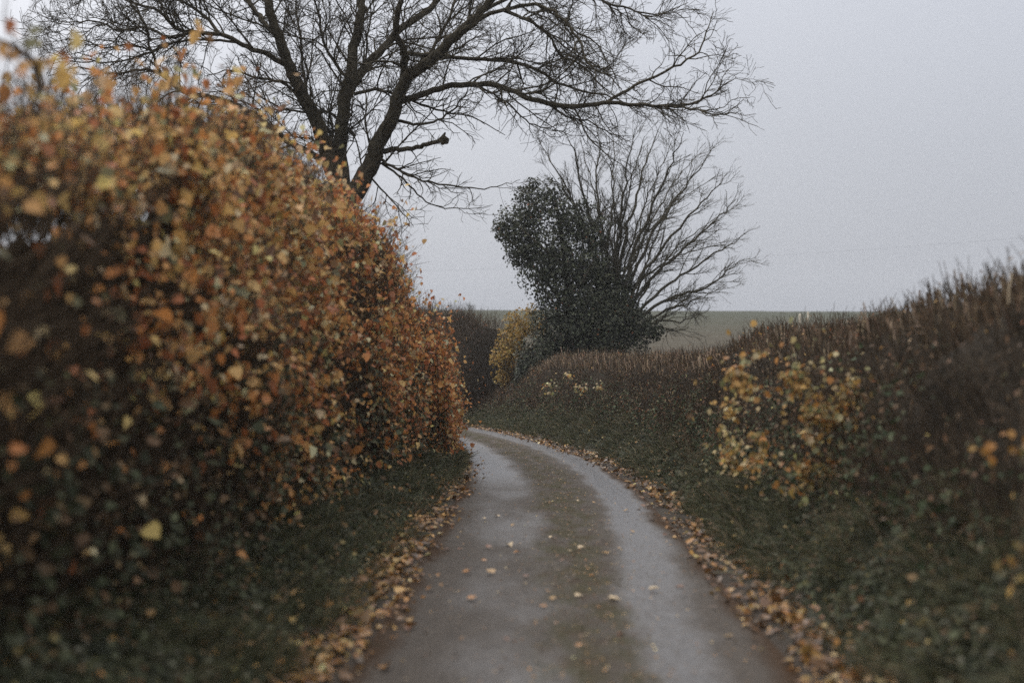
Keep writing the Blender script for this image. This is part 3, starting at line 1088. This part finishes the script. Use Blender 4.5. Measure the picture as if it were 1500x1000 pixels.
ash = [(.185, .7, 2.5, 28, 62, 8, .22, (0, 0, .07), .10, .0075),
       (.115, .25, .95, 28, 62, 6, .26, (0, 0, .12), .10, .0058),
       (.10, .12, .42, 25, 60, 4, .28, (0, 0, .12), .12, .0050)]
ash_fine = [(.15, .35, 1.3, 30, 62, 7, .25, (0, 0, .08), .12, .0062),
            (.11, .15, .55, 28, 60, 4, .28, (0, 0, .12), .12, .0048)]
limbs = [
    # (pixels, pixel radii, depth start, depth end, spec)
    ([(506, 300), (486, 250), (467, 187), (439, 131), (420, 89), (406, 51), (392, 0), (372, -90), (360, -200)], [24, 18, 16, 14, 12.5, 11, 9.5, 7, 2], 0, -1.2, ash),
    ([(411, 60), (392, 38), (374, 19), (360, -10), (330, -90), (310, -150)], [8, 7, 6.5, 6, 4, 1.5], -.6, .8, ash),
    ([(418, 95), (388, 79), (355, 65), (322, 51), (280, 47), (255, 40), (234, 17), (190, 2), (140, -14), (90, -30)], [7, 6.5, 6, 5.5, 5, 4.5, 3.6, 3, 2.2, 1], -.5, -1.6, ash),
    ([(345, 62), (300, 58), (262, 61), (224, 75), (163, 91), (110, 84), (62, 92)], [3.6, 3.2, 3, 2.6, 2.2, 1.6, .7], -.6, .6, ash),
    ([(474, 235), (420, 206), (374, 168), (330, 148), (290, 140), (262, 131), (236, 108), (205, 102), (160, 108), (115, 100), (70, 112)], [9, 8, 7, 6.5, 6, 5.5, 4.5, 3.5, 2.6, 1.8, .8], .2, -2.2, ash),
    ([(236, 108), (222, 80), (217, 47), (196, 10), (180, -40)], [4, 3.4, 3, 2.4, 1], -1.6, -2.4, ash),
    ([(506, 300), (498, 230), (502, 173), (504, 140), (514, 107), (518, 70), (528, 23), (533, -20), (545, -120), (548, -220)], [20, 17, 15, 14, 13, 12, 11, 10, 7, 2], .1, 1.6, ash),
    ([(505, 150), (528, 107), (556, 79), (579, 51), (621, 19), (645, -4), (690, -60), (720, -120)], [11, 10, 9.5, 9, 8, 7, 4.5, 1.5], .6, 2.4, ash),
    ([(508, 300), (532, 262), (546, 232), (556, 205), (574, 173), (584, 140), (598, 112), (631, 89), (668, 51), (700, 23), (724, -6), (765, -70), (800, -140)], [24, 21, 19, 17.5, 15.5, 14, 13, 12, 11, 9.5, 8.5, 6, 2], 0, -1.4, ash),
    ([(590, 125), (592, 95), (591, 72), (580, 42), (586, 0), (600, -80)], [10, 8.5, 8, 7, 6, 2], -.4, -1.8, ash),
    ([(580, 152), (600, 144), (626, 135), (663, 126), (710, 124), (747, 131), (780, 145), (827, 156), (873, 152), (920, 152), (967, 156), (1000, 153), (1030, 146), (1052, 132), (1078, 114)], [9, 8.5, 8, 7.5, 7, 6.8, 6.5, 6.2, 5.4, 4.6, 3.8, 3.2, 2.5, 1.8, .8], -.4, -2.4, ash),
    ([(885, 152), (912, 136), (939, 121), (986, 100), (1023, 75), (1037, 40), (1046, 16)], [4.2, 3.8, 3.4, 3, 2.3, 1.5, .7], -1.4, -.8, ash_fine),
    ([(980, 156), (1020, 162), (1044, 166), (1066, 168), (1086, 162)], [2.6, 2.2, 1.8, 1.3, .6], -2, -3, ash_fine),
    ([(668, 55), (684, 42), (719, 21), (761, 9), (790, 9), (818, 23), (846, 56), (860, 93), (888, 110), (911, 131)], [6.5, 6, 5.2, 4.6, 4.2, 3.8, 3.2, 2.6, 2, .9], -1, -2.6, ash),
    ([(740, 16), (775, 30), (804, 52), (822, 80), (850, 96), (880, 124), (912, 150)], [4, 3.6, 3.2, 2.8, 2.2, 1.6, .8], -1.2, 0, ash),
    ([(715, 12), (770, -14), (830, -18), (880, 2), (922, 14), (967, 20), (1008, 4)], [5, 4.4, 3.8, 3.2, 2.6, 1.8, .8], -1, .4, ash),
    ([(586, 78), (620, 80), (654, 84), (724, 89), (780, 100), (817, 121), (855, 135), (897, 142), (935, 165)], [6, 5.6, 5.2, 4.8, 4.2, 3.6, 3, 2, .9], -.6, .8, ash),
    ([(562, 222), (580, 219), (603, 217), (626, 212), (646, 206)], [7.5, 6.5, 6, 5.6, 5.2], -.2, -.8, ash_fine[1:]),
    ([(556, 232), (580, 246), (607, 261), (654, 271), (701, 276), (735, 272), (762, 263)], [4.2, 3.4, 2.8, 2.2, 1.6, 1.1, .5], -.2, -1.4, ash_fine),
    ([(560, 240), (590, 262), (612, 285), (640, 302), (690, 306), (722, 300)], [3.2, 2.6, 2.1, 1.6, 1.1, .5], -.1, .8, ash_fine),
    ([(545, 262), (570, 290), (592, 312), (606, 332)], [2.6, 2, 1.4, .6], 0, -.6, ash_fine),
    ([(576, 176), (600, 180), (622, 182), (649, 173), (673, 149), (690, 120)], [4.6, 4, 3.4, 2.8, 2, .9], -.2, -1, ash_fine),
    ([(519, 138), (547, 131), (570, 135), (600, 146), (640, 160), (690, 172), (740, 198)], [4.8, 4.4, 4, 3.4, 2.6, 1.8, .8], .3, -.6, ash_fine),
    ([(440, 140), (410, 120), (380, 116), (340, 104), (300, 112)], [4.2, 3.6, 3, 2, .8], -.2, -1.3, ash_fine),
    ([(498, 220), (470, 190), (452, 150), (446, 110), (440, 60), (432, 10), (430, -60)], [5, 4.6, 4.2, 3.6, 3, 2.2, .9], .3, 1.6, ash),
    ([(516, 120), (490, 92), (474, 60), (466, 20), (452, -30)], [5, 4.2, 3.6, 3, 1.2], .6, .2, ash),
    ([(280, 47), (248, 56), (214, 40), (176, 44), (140, 30), (96, 34), (40, 14)], [4.6, 4, 3.4, 2.8, 2.2, 1.6, .7], -.8, .8, ash),
    ([(322, 51), (300, 24), (270, 4), (232, -12), (190, -34)], [4.6, 4, 3.4, 2.4, 1], -.9, .6, ash),
    ([(224, 75), (190, 66), (150, 70), (112, 58), (66, 62)], [3, 2.5, 2, 1.4, .6], .3, -.9, ash_fine),
    ([(600, 112), (640, 60), (664, 10), (676, -50)], [5, 4.2, 3.4, 1.4], .2, 1.8, ash),
    ([(700, 126), (742, 150), (770, 176), (800, 186), (840, 176)], [3, 2.4, 1.9, 1.4, .6], -.8, .2, ash_fine),
    ([(800, 150), (832, 172), (862, 178), (896, 196), (930, 200)], [2.8, 2.3, 1.9, 1.4, .6], -1, -1.6, ash_fine),
    ([(520, 200), (488, 168), (462, 166), (420, 160), (380, 140), (350, 100)], [4.6, 4, 3.4, 2.8, 2, .8], .6, 1.2, ash_fine),
]
for (pp, rr_, d0, d1, spec) in limbs:
    P_, R_ = limb(pp, rr_, d0, d1)
    P_[2:-2] += rng.normal(0, .013, (len(P_) - 4, 3))
    T = Tubes()
    T.add(P_, R_, 10 if rr_[0] > 7 else 6)
    if rr_[-1] > 5:            # broken stub with a knob of old growth
        e = P_[-1]
        T.add(np.array([e + [-.02, 0, -.03], e + [.05, 0, .02], e + [.10, 0, -.02], e + [.12, 0, -.06]]), [.07, .10, .075, .02], 8)
        T.add(np.array([e + [.03, 0, .02], e + [.05, .02, .10], e + [.08, 0, .15]]), [.04, .03, .012], 6)
    lo = T.build('limb', M_BARK, bt)
    T = Tubes()
    sprout(P_, R_, T, 0, spec)
    if T.g:
        T.build('twigs', M_BARK, lo)

# ---- smaller bare tree beyond the bend, fanning up out of the ivy
D1 = 44.0
base = pix(902, 565, D1)
ft = empty('fan_shaped_tree', tuple(base))
tag(ft, 'smaller bare tree with many thin stems fanning up and right from an ivy covered base', 'tree')
T = Tubes()
T.add(np.array([base + [0, 0, -.6], base + [.02, 0, .5], pix(898, 500, D1), pix(896, 470, D1)]), [.26, .2, .19, .17], 9)
T.build('trunk', M_BARK_FAR, ft)
fan = [(.24, .6, 1.9, 14, 38, 8, .14, (0, 0, .05), .18, .0075),
       (.17, .28, .80, 16, 42, 5, .16, (0, 0, .07), .12, .0056),
       (.14, .12, .36, 20, 42, 3, .14, (0, 0, .05), .12, .0042)]
stems = [
    ([(896, 490), (880, 420), (862, 350), (838, 280), (806, 222), (786, 184)], 7, 1),
    ([(896, 490), (884, 410), (868, 330), (852, 262), (840, 205), (828, 178)], 8, -1),
    ([(897, 488), (886, 400), (878, 320), (874, 250), (878, 200), (872, 160)], 7, .6),
    ([(899, 488), (900, 400), (908, 330), (914, 270), (922, 215), (930, 172)], 9, -.6),
    ([(900, 486), (908, 390), (920, 320), (936, 262), (950, 210), (968, 165)], 9, 1.2),
    ([(902, 486), (918, 396), (944, 320), (970, 260), (995, 210), (1008, 178)], 9, -1.2),
    ([(904, 486), (926, 400), (960, 330), (1000, 275), (1032, 235), (1050, 205)], 8, .4),
    ([(906, 484), (936, 404), (976, 350), (1018, 305), (1052, 270), (1076, 240)], 8, -.8),
    ([(908, 482), (944, 415), (990, 372), (1034, 335), (1066, 305), (1090, 280)], 8, 1),
    ([(912, 480), (958, 430), (1005, 398), (1048, 370), (1080, 350), (1102, 335)], 7, -.3),
    ([(920, 476), (970, 440), (1016, 424), (1056, 410), (1082, 386), (1104, 372)], 7, .8),
    ([(930, 480), (975, 452), (1010, 442), (1040, 430), (1062, 420)], 5, -1),
    ([(930, 486), (970, 468), (1000, 470), (1022, 462), (1036, 456)], 4.5, -1.4),
    ([(934, 488), (966, 478), (990, 484), (1012, 482)], 4, .2),
    ([(890, 480), (860, 420), (838, 370), (818, 320), (806, 286)], 6, 1.5),
    ([(898, 470), (890, 380), (896, 300), (900, 240), (898, 186)], 7, 2),
]
for (x, y, r0) in [(806, 240, 4), (850, 190, 5), (892, 180, 5), (944, 184, 5), (990, 190, 5), (1030, 212, 5), (1058, 246, 5), (1072, 300, 5), (1080, 350, 4), (1010, 260, 5)]:
    bx, by = 900 + (x - 900) * .12 + rng.normal(0, 8), 440 + rng.normal(0, 25)
    f = np.linspace(0, 1, 6)
    bend = .10 * (x - bx)
    stems.append(([(bx + (x - bx) * q - bend * math.sin(q * math.pi), by + (y - by) * q - 14 * math.sin(q * math.pi)) for q in f], r0, rng.normal(0, 1.4)))
for pp, r0, dep in stems:
    n = len(pp)
    f = np.linspace(0, 1, n)
    P_, R_ = smooth_poly([pix(x, y, D1 + dep * ff * 1.2) for (x, y), ff in zip([(x - .06 * (x - 900) * (x > 980), y + .05 * (500 - y)) for x, y in pp], f)], np.linspace(r0 * .37, .38, n) * D1 / F, 4)
    P_[2:-2] += rng.normal(0, .03, (len(P_) - 4, 3))
    T = Tubes()
    T.add(P_, R_, 6)
    so = T.build('stem', M_BARK_FAR, ft)
    T = Tubes()
    sprout(P_, R_, T, 0, fan)
    T.build('twigs', M_BARK_FAR, so)


def blob_points(blobs, N, d, depth_k=.9):
    """Leaf positions in clumps: blobs of (px, py, pixel radius) with real depth."""
    b = np.array(blobs, float)
    w = b[:, 2] ** 2
    k = rng.choice(len(b), N, p=w / w.sum())
    v = unit(rng.normal(size=(N, 3)))
    r = rng.random(N) ** .42
    jit = np.where(rng.random(N) < .10, 1.16, 1.0)
    C = np.array([pix(x, y, d) for x, y, _ in b])
    off = v * (r * jit)[:, None] * (b[k, 2] / F * d)[:, None]
    off[:, 1] *= depth_k
    return C[k] + off, v


EC = [(.036, .040, .022), (.060, .064, .036), (.022, .025, .014), (.095, .10, .065), (.20, .080, .04)]


def clumpy(P, sc, thr):
    return (vnoise(P, sc) * .65 + vnoise(P + 50, sc * 2.7) * .35) > thr


P_, v_ = blob_points([(905, 470, 44), (884, 440, 40), (930, 478, 34), (955, 482, 20), (900, 520, 55), (872, 505, 46), (910, 415, 24), (886, 395, 22), (850, 520, 50), (905, 445, 30)], 20000, D1)
k = clumpy(P_, 3.0, .37)
P_, v_ = P_[k], v_[k]
N = len(P_)
leaves('ivy', P_, v_ + rng.normal(0, .5, (N, 3)) + [0, -.2, .4], rng.uniform(.05, .10, N), palette(N, EC, [.34, .27, .25, .12, .015], .25), M_EVER, ft, LEAF_LOBED, .4)

# ---- dark evergreen tree
ht = empty('holly_tree', tuple(pix(836, 590, 43.2)))
tag(ht, 'dense dark green evergreen tree left of the fan of bare stems', 'tree')
T = Tubes()
hb = pix(838, 600, 43.2)
T.add(np.array([hb + [0, 0, -.4], pix(838, 500, 43.2), pix(832, 420, 43.2), pix(822, 340, 43.2), pix(812, 280, 43.2)]), [.17, .14, .11, .07, .02], 8)
T.build('trunk', M_BARK_FAR, ht)
T = Tubes()
for (x, y) in [(770, 350), (752, 325), (800, 270), (850, 320), (870, 380), (780, 400), (740, 345), (860, 430)]:
    a = pix(830 + rng.normal(0, 4), min(y + rng.uniform(50, 110), 540), 43.2)
    b = pix(x, y, 43.2 + rng.normal(0, .6))
    T.add(np.array([a, (a + b) / 2 + rng.normal(0, .1, 3), b]), [.06, .04, .012], 5)
T.build('branches', M_BARK_FAR, ht)
blobs = [(784, 308, 36), (806, 286, 26), (768, 288, 18), (752, 330, 32), (735, 338, 18), (776, 350, 44), (822, 318, 34), (846, 330, 28), (812, 372, 50), (848, 384, 44), (796, 402, 42), (868, 350, 24), (870, 400, 34),
         (832, 432, 50), (866, 446, 42), (848, 486, 54), (812, 470, 40), (818, 520, 46), (850, 530, 50), (792, 546, 34), (776, 556, 24), (880, 480, 44), (790, 520, 38), (800, 560, 38), (790, 530, 34), (786, 545, 34), (778, 556, 30), (798, 580, 30), (772, 575, 24), (815, 588, 30), (842, 575, 30), (780, 270, 12), (858, 300, 14), (884, 326, 14), (764, 370, 26)]
P_, v_ = blob_points(blobs, 46000, 43.2)
k = clumpy(P_, 2.6, .345)
P_, v_ = P_[k], v_[k]
N = len(P_)
leaves('foliage', P_, v_ + rng.normal(0, .5, (N, 3)) + [0, -.2, .4], rng.uniform(.05, .11, N), palette(N, EC, [.34, .27, .25, .12, .008], .25), M_EVER, ht, LEAF_OVAL, .5)

# ---- yellow shrub beside the bend
D2 = 44.5
ys_ = empty('yellow_shrub', tuple(pix(740, 575, D2)))
tag(ys_, 'small shrub of yellow autumn leaves left of the dark evergreen at the bend', 'shrub')
T = Tubes()
ends = []
for k in range(34):
    a = pix(rng.uniform(735, 762), 585, D2 + rng.normal(0, .3))
    b = pix(rng.uniform(722, 800), rng.uniform(455, 545), D2 + rng.normal(0, .5))
    w_ = wander(a, b - a, np.linalg.norm(b - a), 6, .1, np.zeros(3))
    ends.append(w_)
    T.add(w_, np.linspace(.016, .005, 6), 4)
T.build('stems', M_TWIG, ys_)
yb = [(766, 476, 26), (782, 486, 22), (752, 498, 26), (742, 520, 24), (734, 545, 18), (764, 512, 22), (790, 466, 14), (750, 470, 14), (746, 562, 14), (728, 528, 12), (775, 455, 12)]
P_, v_ = blob_points(yb, 5200, D2, 1.2)
k = clumpy(P_, 3.2, .46)
P_, v_ = P_[k], v_[k]
N = len(P_)
leaves('foliage', P_, v_ * .5 + rng.normal(0, .6, (N, 3)) + [0, -.4, .4], rng.uniform(.05, .10, N), palette(N, [(.42, .28, .08), (.35, .21, .06), (.22, .165, .06), (.13, .095, .04)], [.5, .25, .17, .08], .25), M_LEAF, ys_, LEAF_OVAL, .5)

# ------------------------------------------------------------------ bramble on the right bank
def bramble(name, blobs, d, N, label, cols, w, thr=.45, size=(.035, .065), canes=14, depth_k=.7):
    blobs = [(x + rng.normal(0, r * .3), y + rng.normal(0, r * .3), r * rng.uniform(.6, 1.05)) for x, y, r in blobs]
    b0 = np.mean([pix(x, y, d) for x, y, _ in blobs], 0)
    root = empty(name, tuple(b0 + [.15, .1, -.25]))
    tag(root, label, 'bramble', 'brambles on the right bank')
    P, v = blob_points(blobs, N, d, depth_k)
    P += rng.normal(0, .14 if N > 200 else .04, P.shape) * (rng.random((len(P), 1)) < .45)
    k = clumpy(P, 7, thr)
    P, v = P[k], v[k]
    n = len(P)
    leaves('foliage', P, v * .4 + np.array([-.3, -.7, .4]) + rng.normal(0, .45, (n, 3)), rng.uniform(*size, n), palette(n, cols, w, .25), M_LEAF, root, LEAF_OVAL, .6,
           np.array([-.2, -.2, -.8]) + rng.normal(0, .5, (n, 3)))
    T = Tubes()
    for i in range(canes):
        x, y, r = blobs[rng.integers(len(blobs))]
        e = pix(x + rng.normal(0, r * .6), y + rng.normal(0, r * .6), d - .05)
        a = b0 + np.array([.3, .2, .1]) + rng.normal(0, .15, 3)
        m_ = (a + e) / 2 + np.array([0, 0, .18])
        P2, R2 = smooth_poly([a, m_, e], [.005, .004, .002], 4)
        T.add(P2, R2, 4)
    T.build('canes', M_TWIG, root)
    return root


BC = [(.43, .26, .08), (.38, .28, .11), (.21, .20, .085), (.42, .20, .06), (.52, .41, .23), (.17, .10, .045)]
big = []
while len(big) < 30:
    x, y = rng.uniform(1085, 1270), rng.uniform(535, 712)
    if 1080 + (y - 545) * .12 < x < 1275 - max(0, y - 630) * .6:
        big.append((x, y, rng.uniform(10, 30)))
bramble('bramble', big, 11.6, 2100,
        'yellow and olive leaved bramble cascading down the middle of the right bank', BC, [.30, .20, .14, .20, .10, .06], .46, (.03, .075), 26)
bramble('bramble', [(1082, 600, 20), (1070, 640, 20), (1090, 650, 24), (1078, 680, 18), (1100, 690, 20), (1062, 615, 14)], 13.6, 330,
        'sparse bramble with pale yellow leaves left of the larger yellow bramble', BC, [.26, .26, .12, .08, .26, .02], .42, (.04, .06), 6)
bramble('bramble', [(1480, 640, 18), (1492, 655, 14), (1455, 650, 14)], 7.0, 16,
        'sprig of orange bramble leaves on the dark hedge face at the right edge', BC, [.2, .05, .1, .6, .02, .05], .2, (.035, .06), 4)
bramble('bramble', [(1488, 806, 16), (1490, 850, 18), (1475, 815, 10)], 6.0, 14,
        'sprig of pale yellow bramble leaves low at the right edge of the picture', BC, [.4, .3, .1, .1, .1, .0], .2, (.03, .055), 4)
bramble('bramble', [(985, 590, 16), (828, 545, 10), (810, 560, 12), (850, 570, 12), (880, 566, 10)], 30.0, 150,
        'thin scatter of pale bramble leaves on the bank near the bend', BC, [.2, .2, .2, .1, .3, .0], .3, (.05, .085), 5)

# ------------------------------------------------------------------ small far things
def post(px, py, d, h, r, label):
    p = pix(px, py, d)
    o = empty('fence_post', (p[0], p[1], p[2] - h))
    T = Tubes()
    b = np.array([p[0], p[1], p[2] - h])
    T.add(np.array([b, b + [.004, 0, h * .5], b + [.01, 0, h], b + [.01, 0, h + .01]]), [r, r * .97, r * .93, r * .25], 8)
    T.build('post', mat_noise('weathered_wood', (.34, .30, .23), (.55, .49, .39), 12, .9, .3), o)
    tag(o, label, 'post', 'fence posts in the field')
    return o


post(1171, 460, 33, 1.5, .03, 'pale weathered fence post in the field just above the hedge top')
post(1183, 457, 33.5, 1.6, .025, 'thin fence post in the field right of the paler post')

# overhead line on two poles, crossing behind the trees
M_WIRE = mat_noise('dull_wire', (.20, .21, .23), (.28, .29, .31), 3, .7, 0)
a, b = pix(560, 398, 150), pix(1900, 312, 118)
po = empty('overhead_line', (a[0], a[1], zfield(a[0], a[1])))
tag(po, 'faint overhead wire slanting across the grey sky above the field', 'wire')
T = Tubes()
tt = np.linspace(0, 1, 40)
for dz in (0.0,):
    W = a[None] * (1 - tt[:, None]) + b[None] * tt[:, None]
    W[:, 2] += -1.4 * 4 * tt * (1 - tt) * .6 + dz
    T.add(W, .0055, 4)
T.build('wire', M_WIRE, po)
for e in (a, b):
    zb = float(zfield(e[0], e[1]))
    T = Tubes()
    T.add(np.array([[e[0], e[1], zb - .5], [e[0], e[1], (zb + e[2]) / 2], [e[0], e[1], e[2] + .1]]), [.14, .12, .10], 8)
    T.add(np.array([[e[0] - .7, e[1], e[2] - .12], [e[0] + .7, e[1], e[2] - .12]]), [.05, .05], 4)
    T.build('pole', M_BARK_FAR, po)

# a small far tree on the crest
fb = np.array([(688 - 750) / F * 420, 420.0, 0])
fb[2] = float(zfield(fb[0], fb[1]))
ct = empty('distant_tree', tuple(fb))
tag(ct, 'tiny faded tree standing on the far field horizon', 'tree')
top = pix(688, 441, 420)[2]
T = Tubes()
T.add(np.array([fb, fb + [0, 0, (top - fb[2]) * .5], [fb[0], fb[1], top]]), [.25, .18, .04], 6)
T.build('trunk', M_BARK_FAR, ct)
T = Tubes()
for k in range(90):
    z0 = fb[2] + (top - fb[2]) * rng.uniform(.35, .85)
    T.add(wander(np.array([fb[0], fb[1], z0]), rng.normal(0, 1, 3) * [1, 1, .3] + [0, 0, .9], rng.uniform(1, 2.6), 5, .2, np.zeros(3)), np.linspace(.10, .03, 5), 3)
T.build('crown', M_BARK_FAR, ct)

# ------------------------------------------------------------------ air
HAZE = 0.0006
def haze_box():
    x0, x1, y0, y1, z0, z1 = -950, 950, -80, 1250, -24, 60
    V = np.array([[x, y, z] for z in (z0, z1) for y in (y0, y1) for x in (x0, x1)], float)
    Fc = [np.array([[0, 2, 3, 1], [4, 5, 7, 6], [0, 1, 5, 4], [2, 6, 7, 3], [0, 4, 6, 2], [1, 3, 7, 5]])]
    m = bpy.data.materials.new('thin_mist')
    n, l = nodes_of(m)
    n.clear()
    out = n.new('ShaderNodeOutputMaterial')
    pv = n.new('ShaderNodeVolumePrincipled')
    pv.inputs['Color'].default_value = (.86, .88, .90, 1)
    pv.inputs['Density'].default_value = HAZE
    l.new(pv.outputs[0], out.inputs['Volume'])
    tag(mesh('haze', V, Fc, m, smooth=False), kind='stuff')
haze_box()

# ------------------------------------------------------------------ light, sky, camera
w = bpy.data.worlds.new('World')
scene.world = w
w.use_nodes = True
n, l = w.node_tree.nodes, w.node_tree.links
n.clear()
out = n.new('ShaderNodeOutputWorld')
SUN_EL, SUN_ROT = math.radians(48), math.radians(-35)
sky = n.new('ShaderNodeTexSky')
sky.sky_type = 'NISHITA'
sky.sun_disc = False
sky.sun_elevation = SUN_EL
sky.sun_rotation = SUN_ROT
sky.dust_density = 6
sky.air_density = 1.0
bg1 = n.new('ShaderNodeBackground')
bg1.inputs['Strength'].default_value = .05
hs = n.new('ShaderNodeHueSaturation')
hs.inputs['Saturation'].default_value = .25
l.new(sky.outputs[0], hs.inputs['Color'])
l.new(hs.outputs[0], bg1.inputs['Color'])
# the cloud layer: brighter towards the zenith and towards the hidden sun
tc = n.new('ShaderNodeTexCoord')
sx = n.new('ShaderNodeSeparateXYZ')
l.new(tc.outputs['Generated'], sx.inputs[0])
mr = n.new('ShaderNodeMapRange')
mr.inputs['From Min'].default_value = 0
mr.inputs['From Max'].default_value = 1
mr.inputs['To Min'].default_value = .345
mr.inputs['To Max'].default_value = 2.2
pw = n.new('ShaderNodeMath')
pw.operation = 'POWER'
pw.use_clamp = True
pw.inputs[1].default_value = 2.4
zc = n.new('ShaderNodeClamp')
l.new(sx.outputs['Z'], zc.inputs['Value'])
l.new(zc.outputs[0], pw.inputs[0])
l.new(pw.outputs[0], mr.inputs['Value'])
cm = n.new('ShaderNodeMix')
cm.data_type = 'RGBA'
cm.inputs[6].default_value = (.845, .905, 1.06, 1)
cm.inputs[7].default_value = (1.02, .98, .92, 1)
l.new(pw.outputs[0], cm.inputs['Factor'])
dx = n.new('ShaderNodeMath')
dx.operation = 'MULTIPLY_ADD'
dx.inputs[1].default_value = -.14
dx.inputs[2].default_value = 1.0
l.new(sx.outputs['X'], dx.inputs[0])
nz = n.new('ShaderNodeTexNoise')
nz.inputs['Scale'].default_value = 2.2
nz.inputs['Detail'].default_value = 4
l.new(tc.outputs['Generated'], nz.inputs['Vector'])
nm = n.new('ShaderNodeMapRange')
nm.inputs['To Min'].default_value = .93
nm.inputs['To Max'].default_value = 1.07
l.new(nz.outputs['Fac'], nm.inputs['Value'])
m1 = n.new('ShaderNodeMath')
m1.operation = 'MULTIPLY'
l.new(mr.outputs['Result'], m1.inputs[0])
l.new(dx.outputs[0], m1.inputs[1])
m2 = n.new('ShaderNodeMath')
m2.operation = 'MULTIPLY'
l.new(m1.outputs[0], m2.inputs[0])
l.new(nm.outputs['Result'], m2.inputs[1])
bg2 = n.new('ShaderNodeBackground')
l.new(cm.outputs[2], bg2.inputs['Color'])
l.new(m2.outputs[0], bg2.inputs['Strength'])
addn = n.new('ShaderNodeAddShader')
l.new(bg1.outputs[0], addn.inputs[0])
l.new(bg2.outputs[0], addn.inputs[1])
l.new(addn.outputs[0], out.inputs[0])

sun = bpy.data.lights.new('sun', 'SUN')
sun.energy = .9
sun.angle = math.radians(50)
sun.color = (1, .97, .92)
so = bpy.data.objects.new('sun', sun)
d = Vector((math.sin(SUN_ROT) * math.cos(SUN_EL), math.cos(SUN_ROT) * math.cos(SUN_EL), math.sin(SUN_EL)))
so.rotation_euler = (-d).to_track_quat('-Z', 'Y').to_euler()
COL.objects.link(so)

cam = bpy.data.cameras.new('camera')
cam.lens = 50
cam.sensor_width = 36
cam.clip_end = 4000
cam.dof.use_dof = True
cam.dof.focus_distance = 30
cam.dof.aperture_fstop = 1.1
co = bpy.data.objects.new('camera', cam)
co.location = (0, 0, EYE)
co.rotation_euler = (math.radians(90), 0, 0)
COL.objects.link(co)
scene.camera = co

scene.view_settings.view_transform = 'Standard'
scene.view_settings.look = 'None'
scene.view_settings.exposure = .15
scene.view_settings.gamma = 1
scene.render.engine = 'CYCLES'
scene.cycles.max_bounces = 6
scene.cycles.diffuse_bounces = 3
scene.cycles.volume_bounces = 0
scene.cycles.use_denoising = False
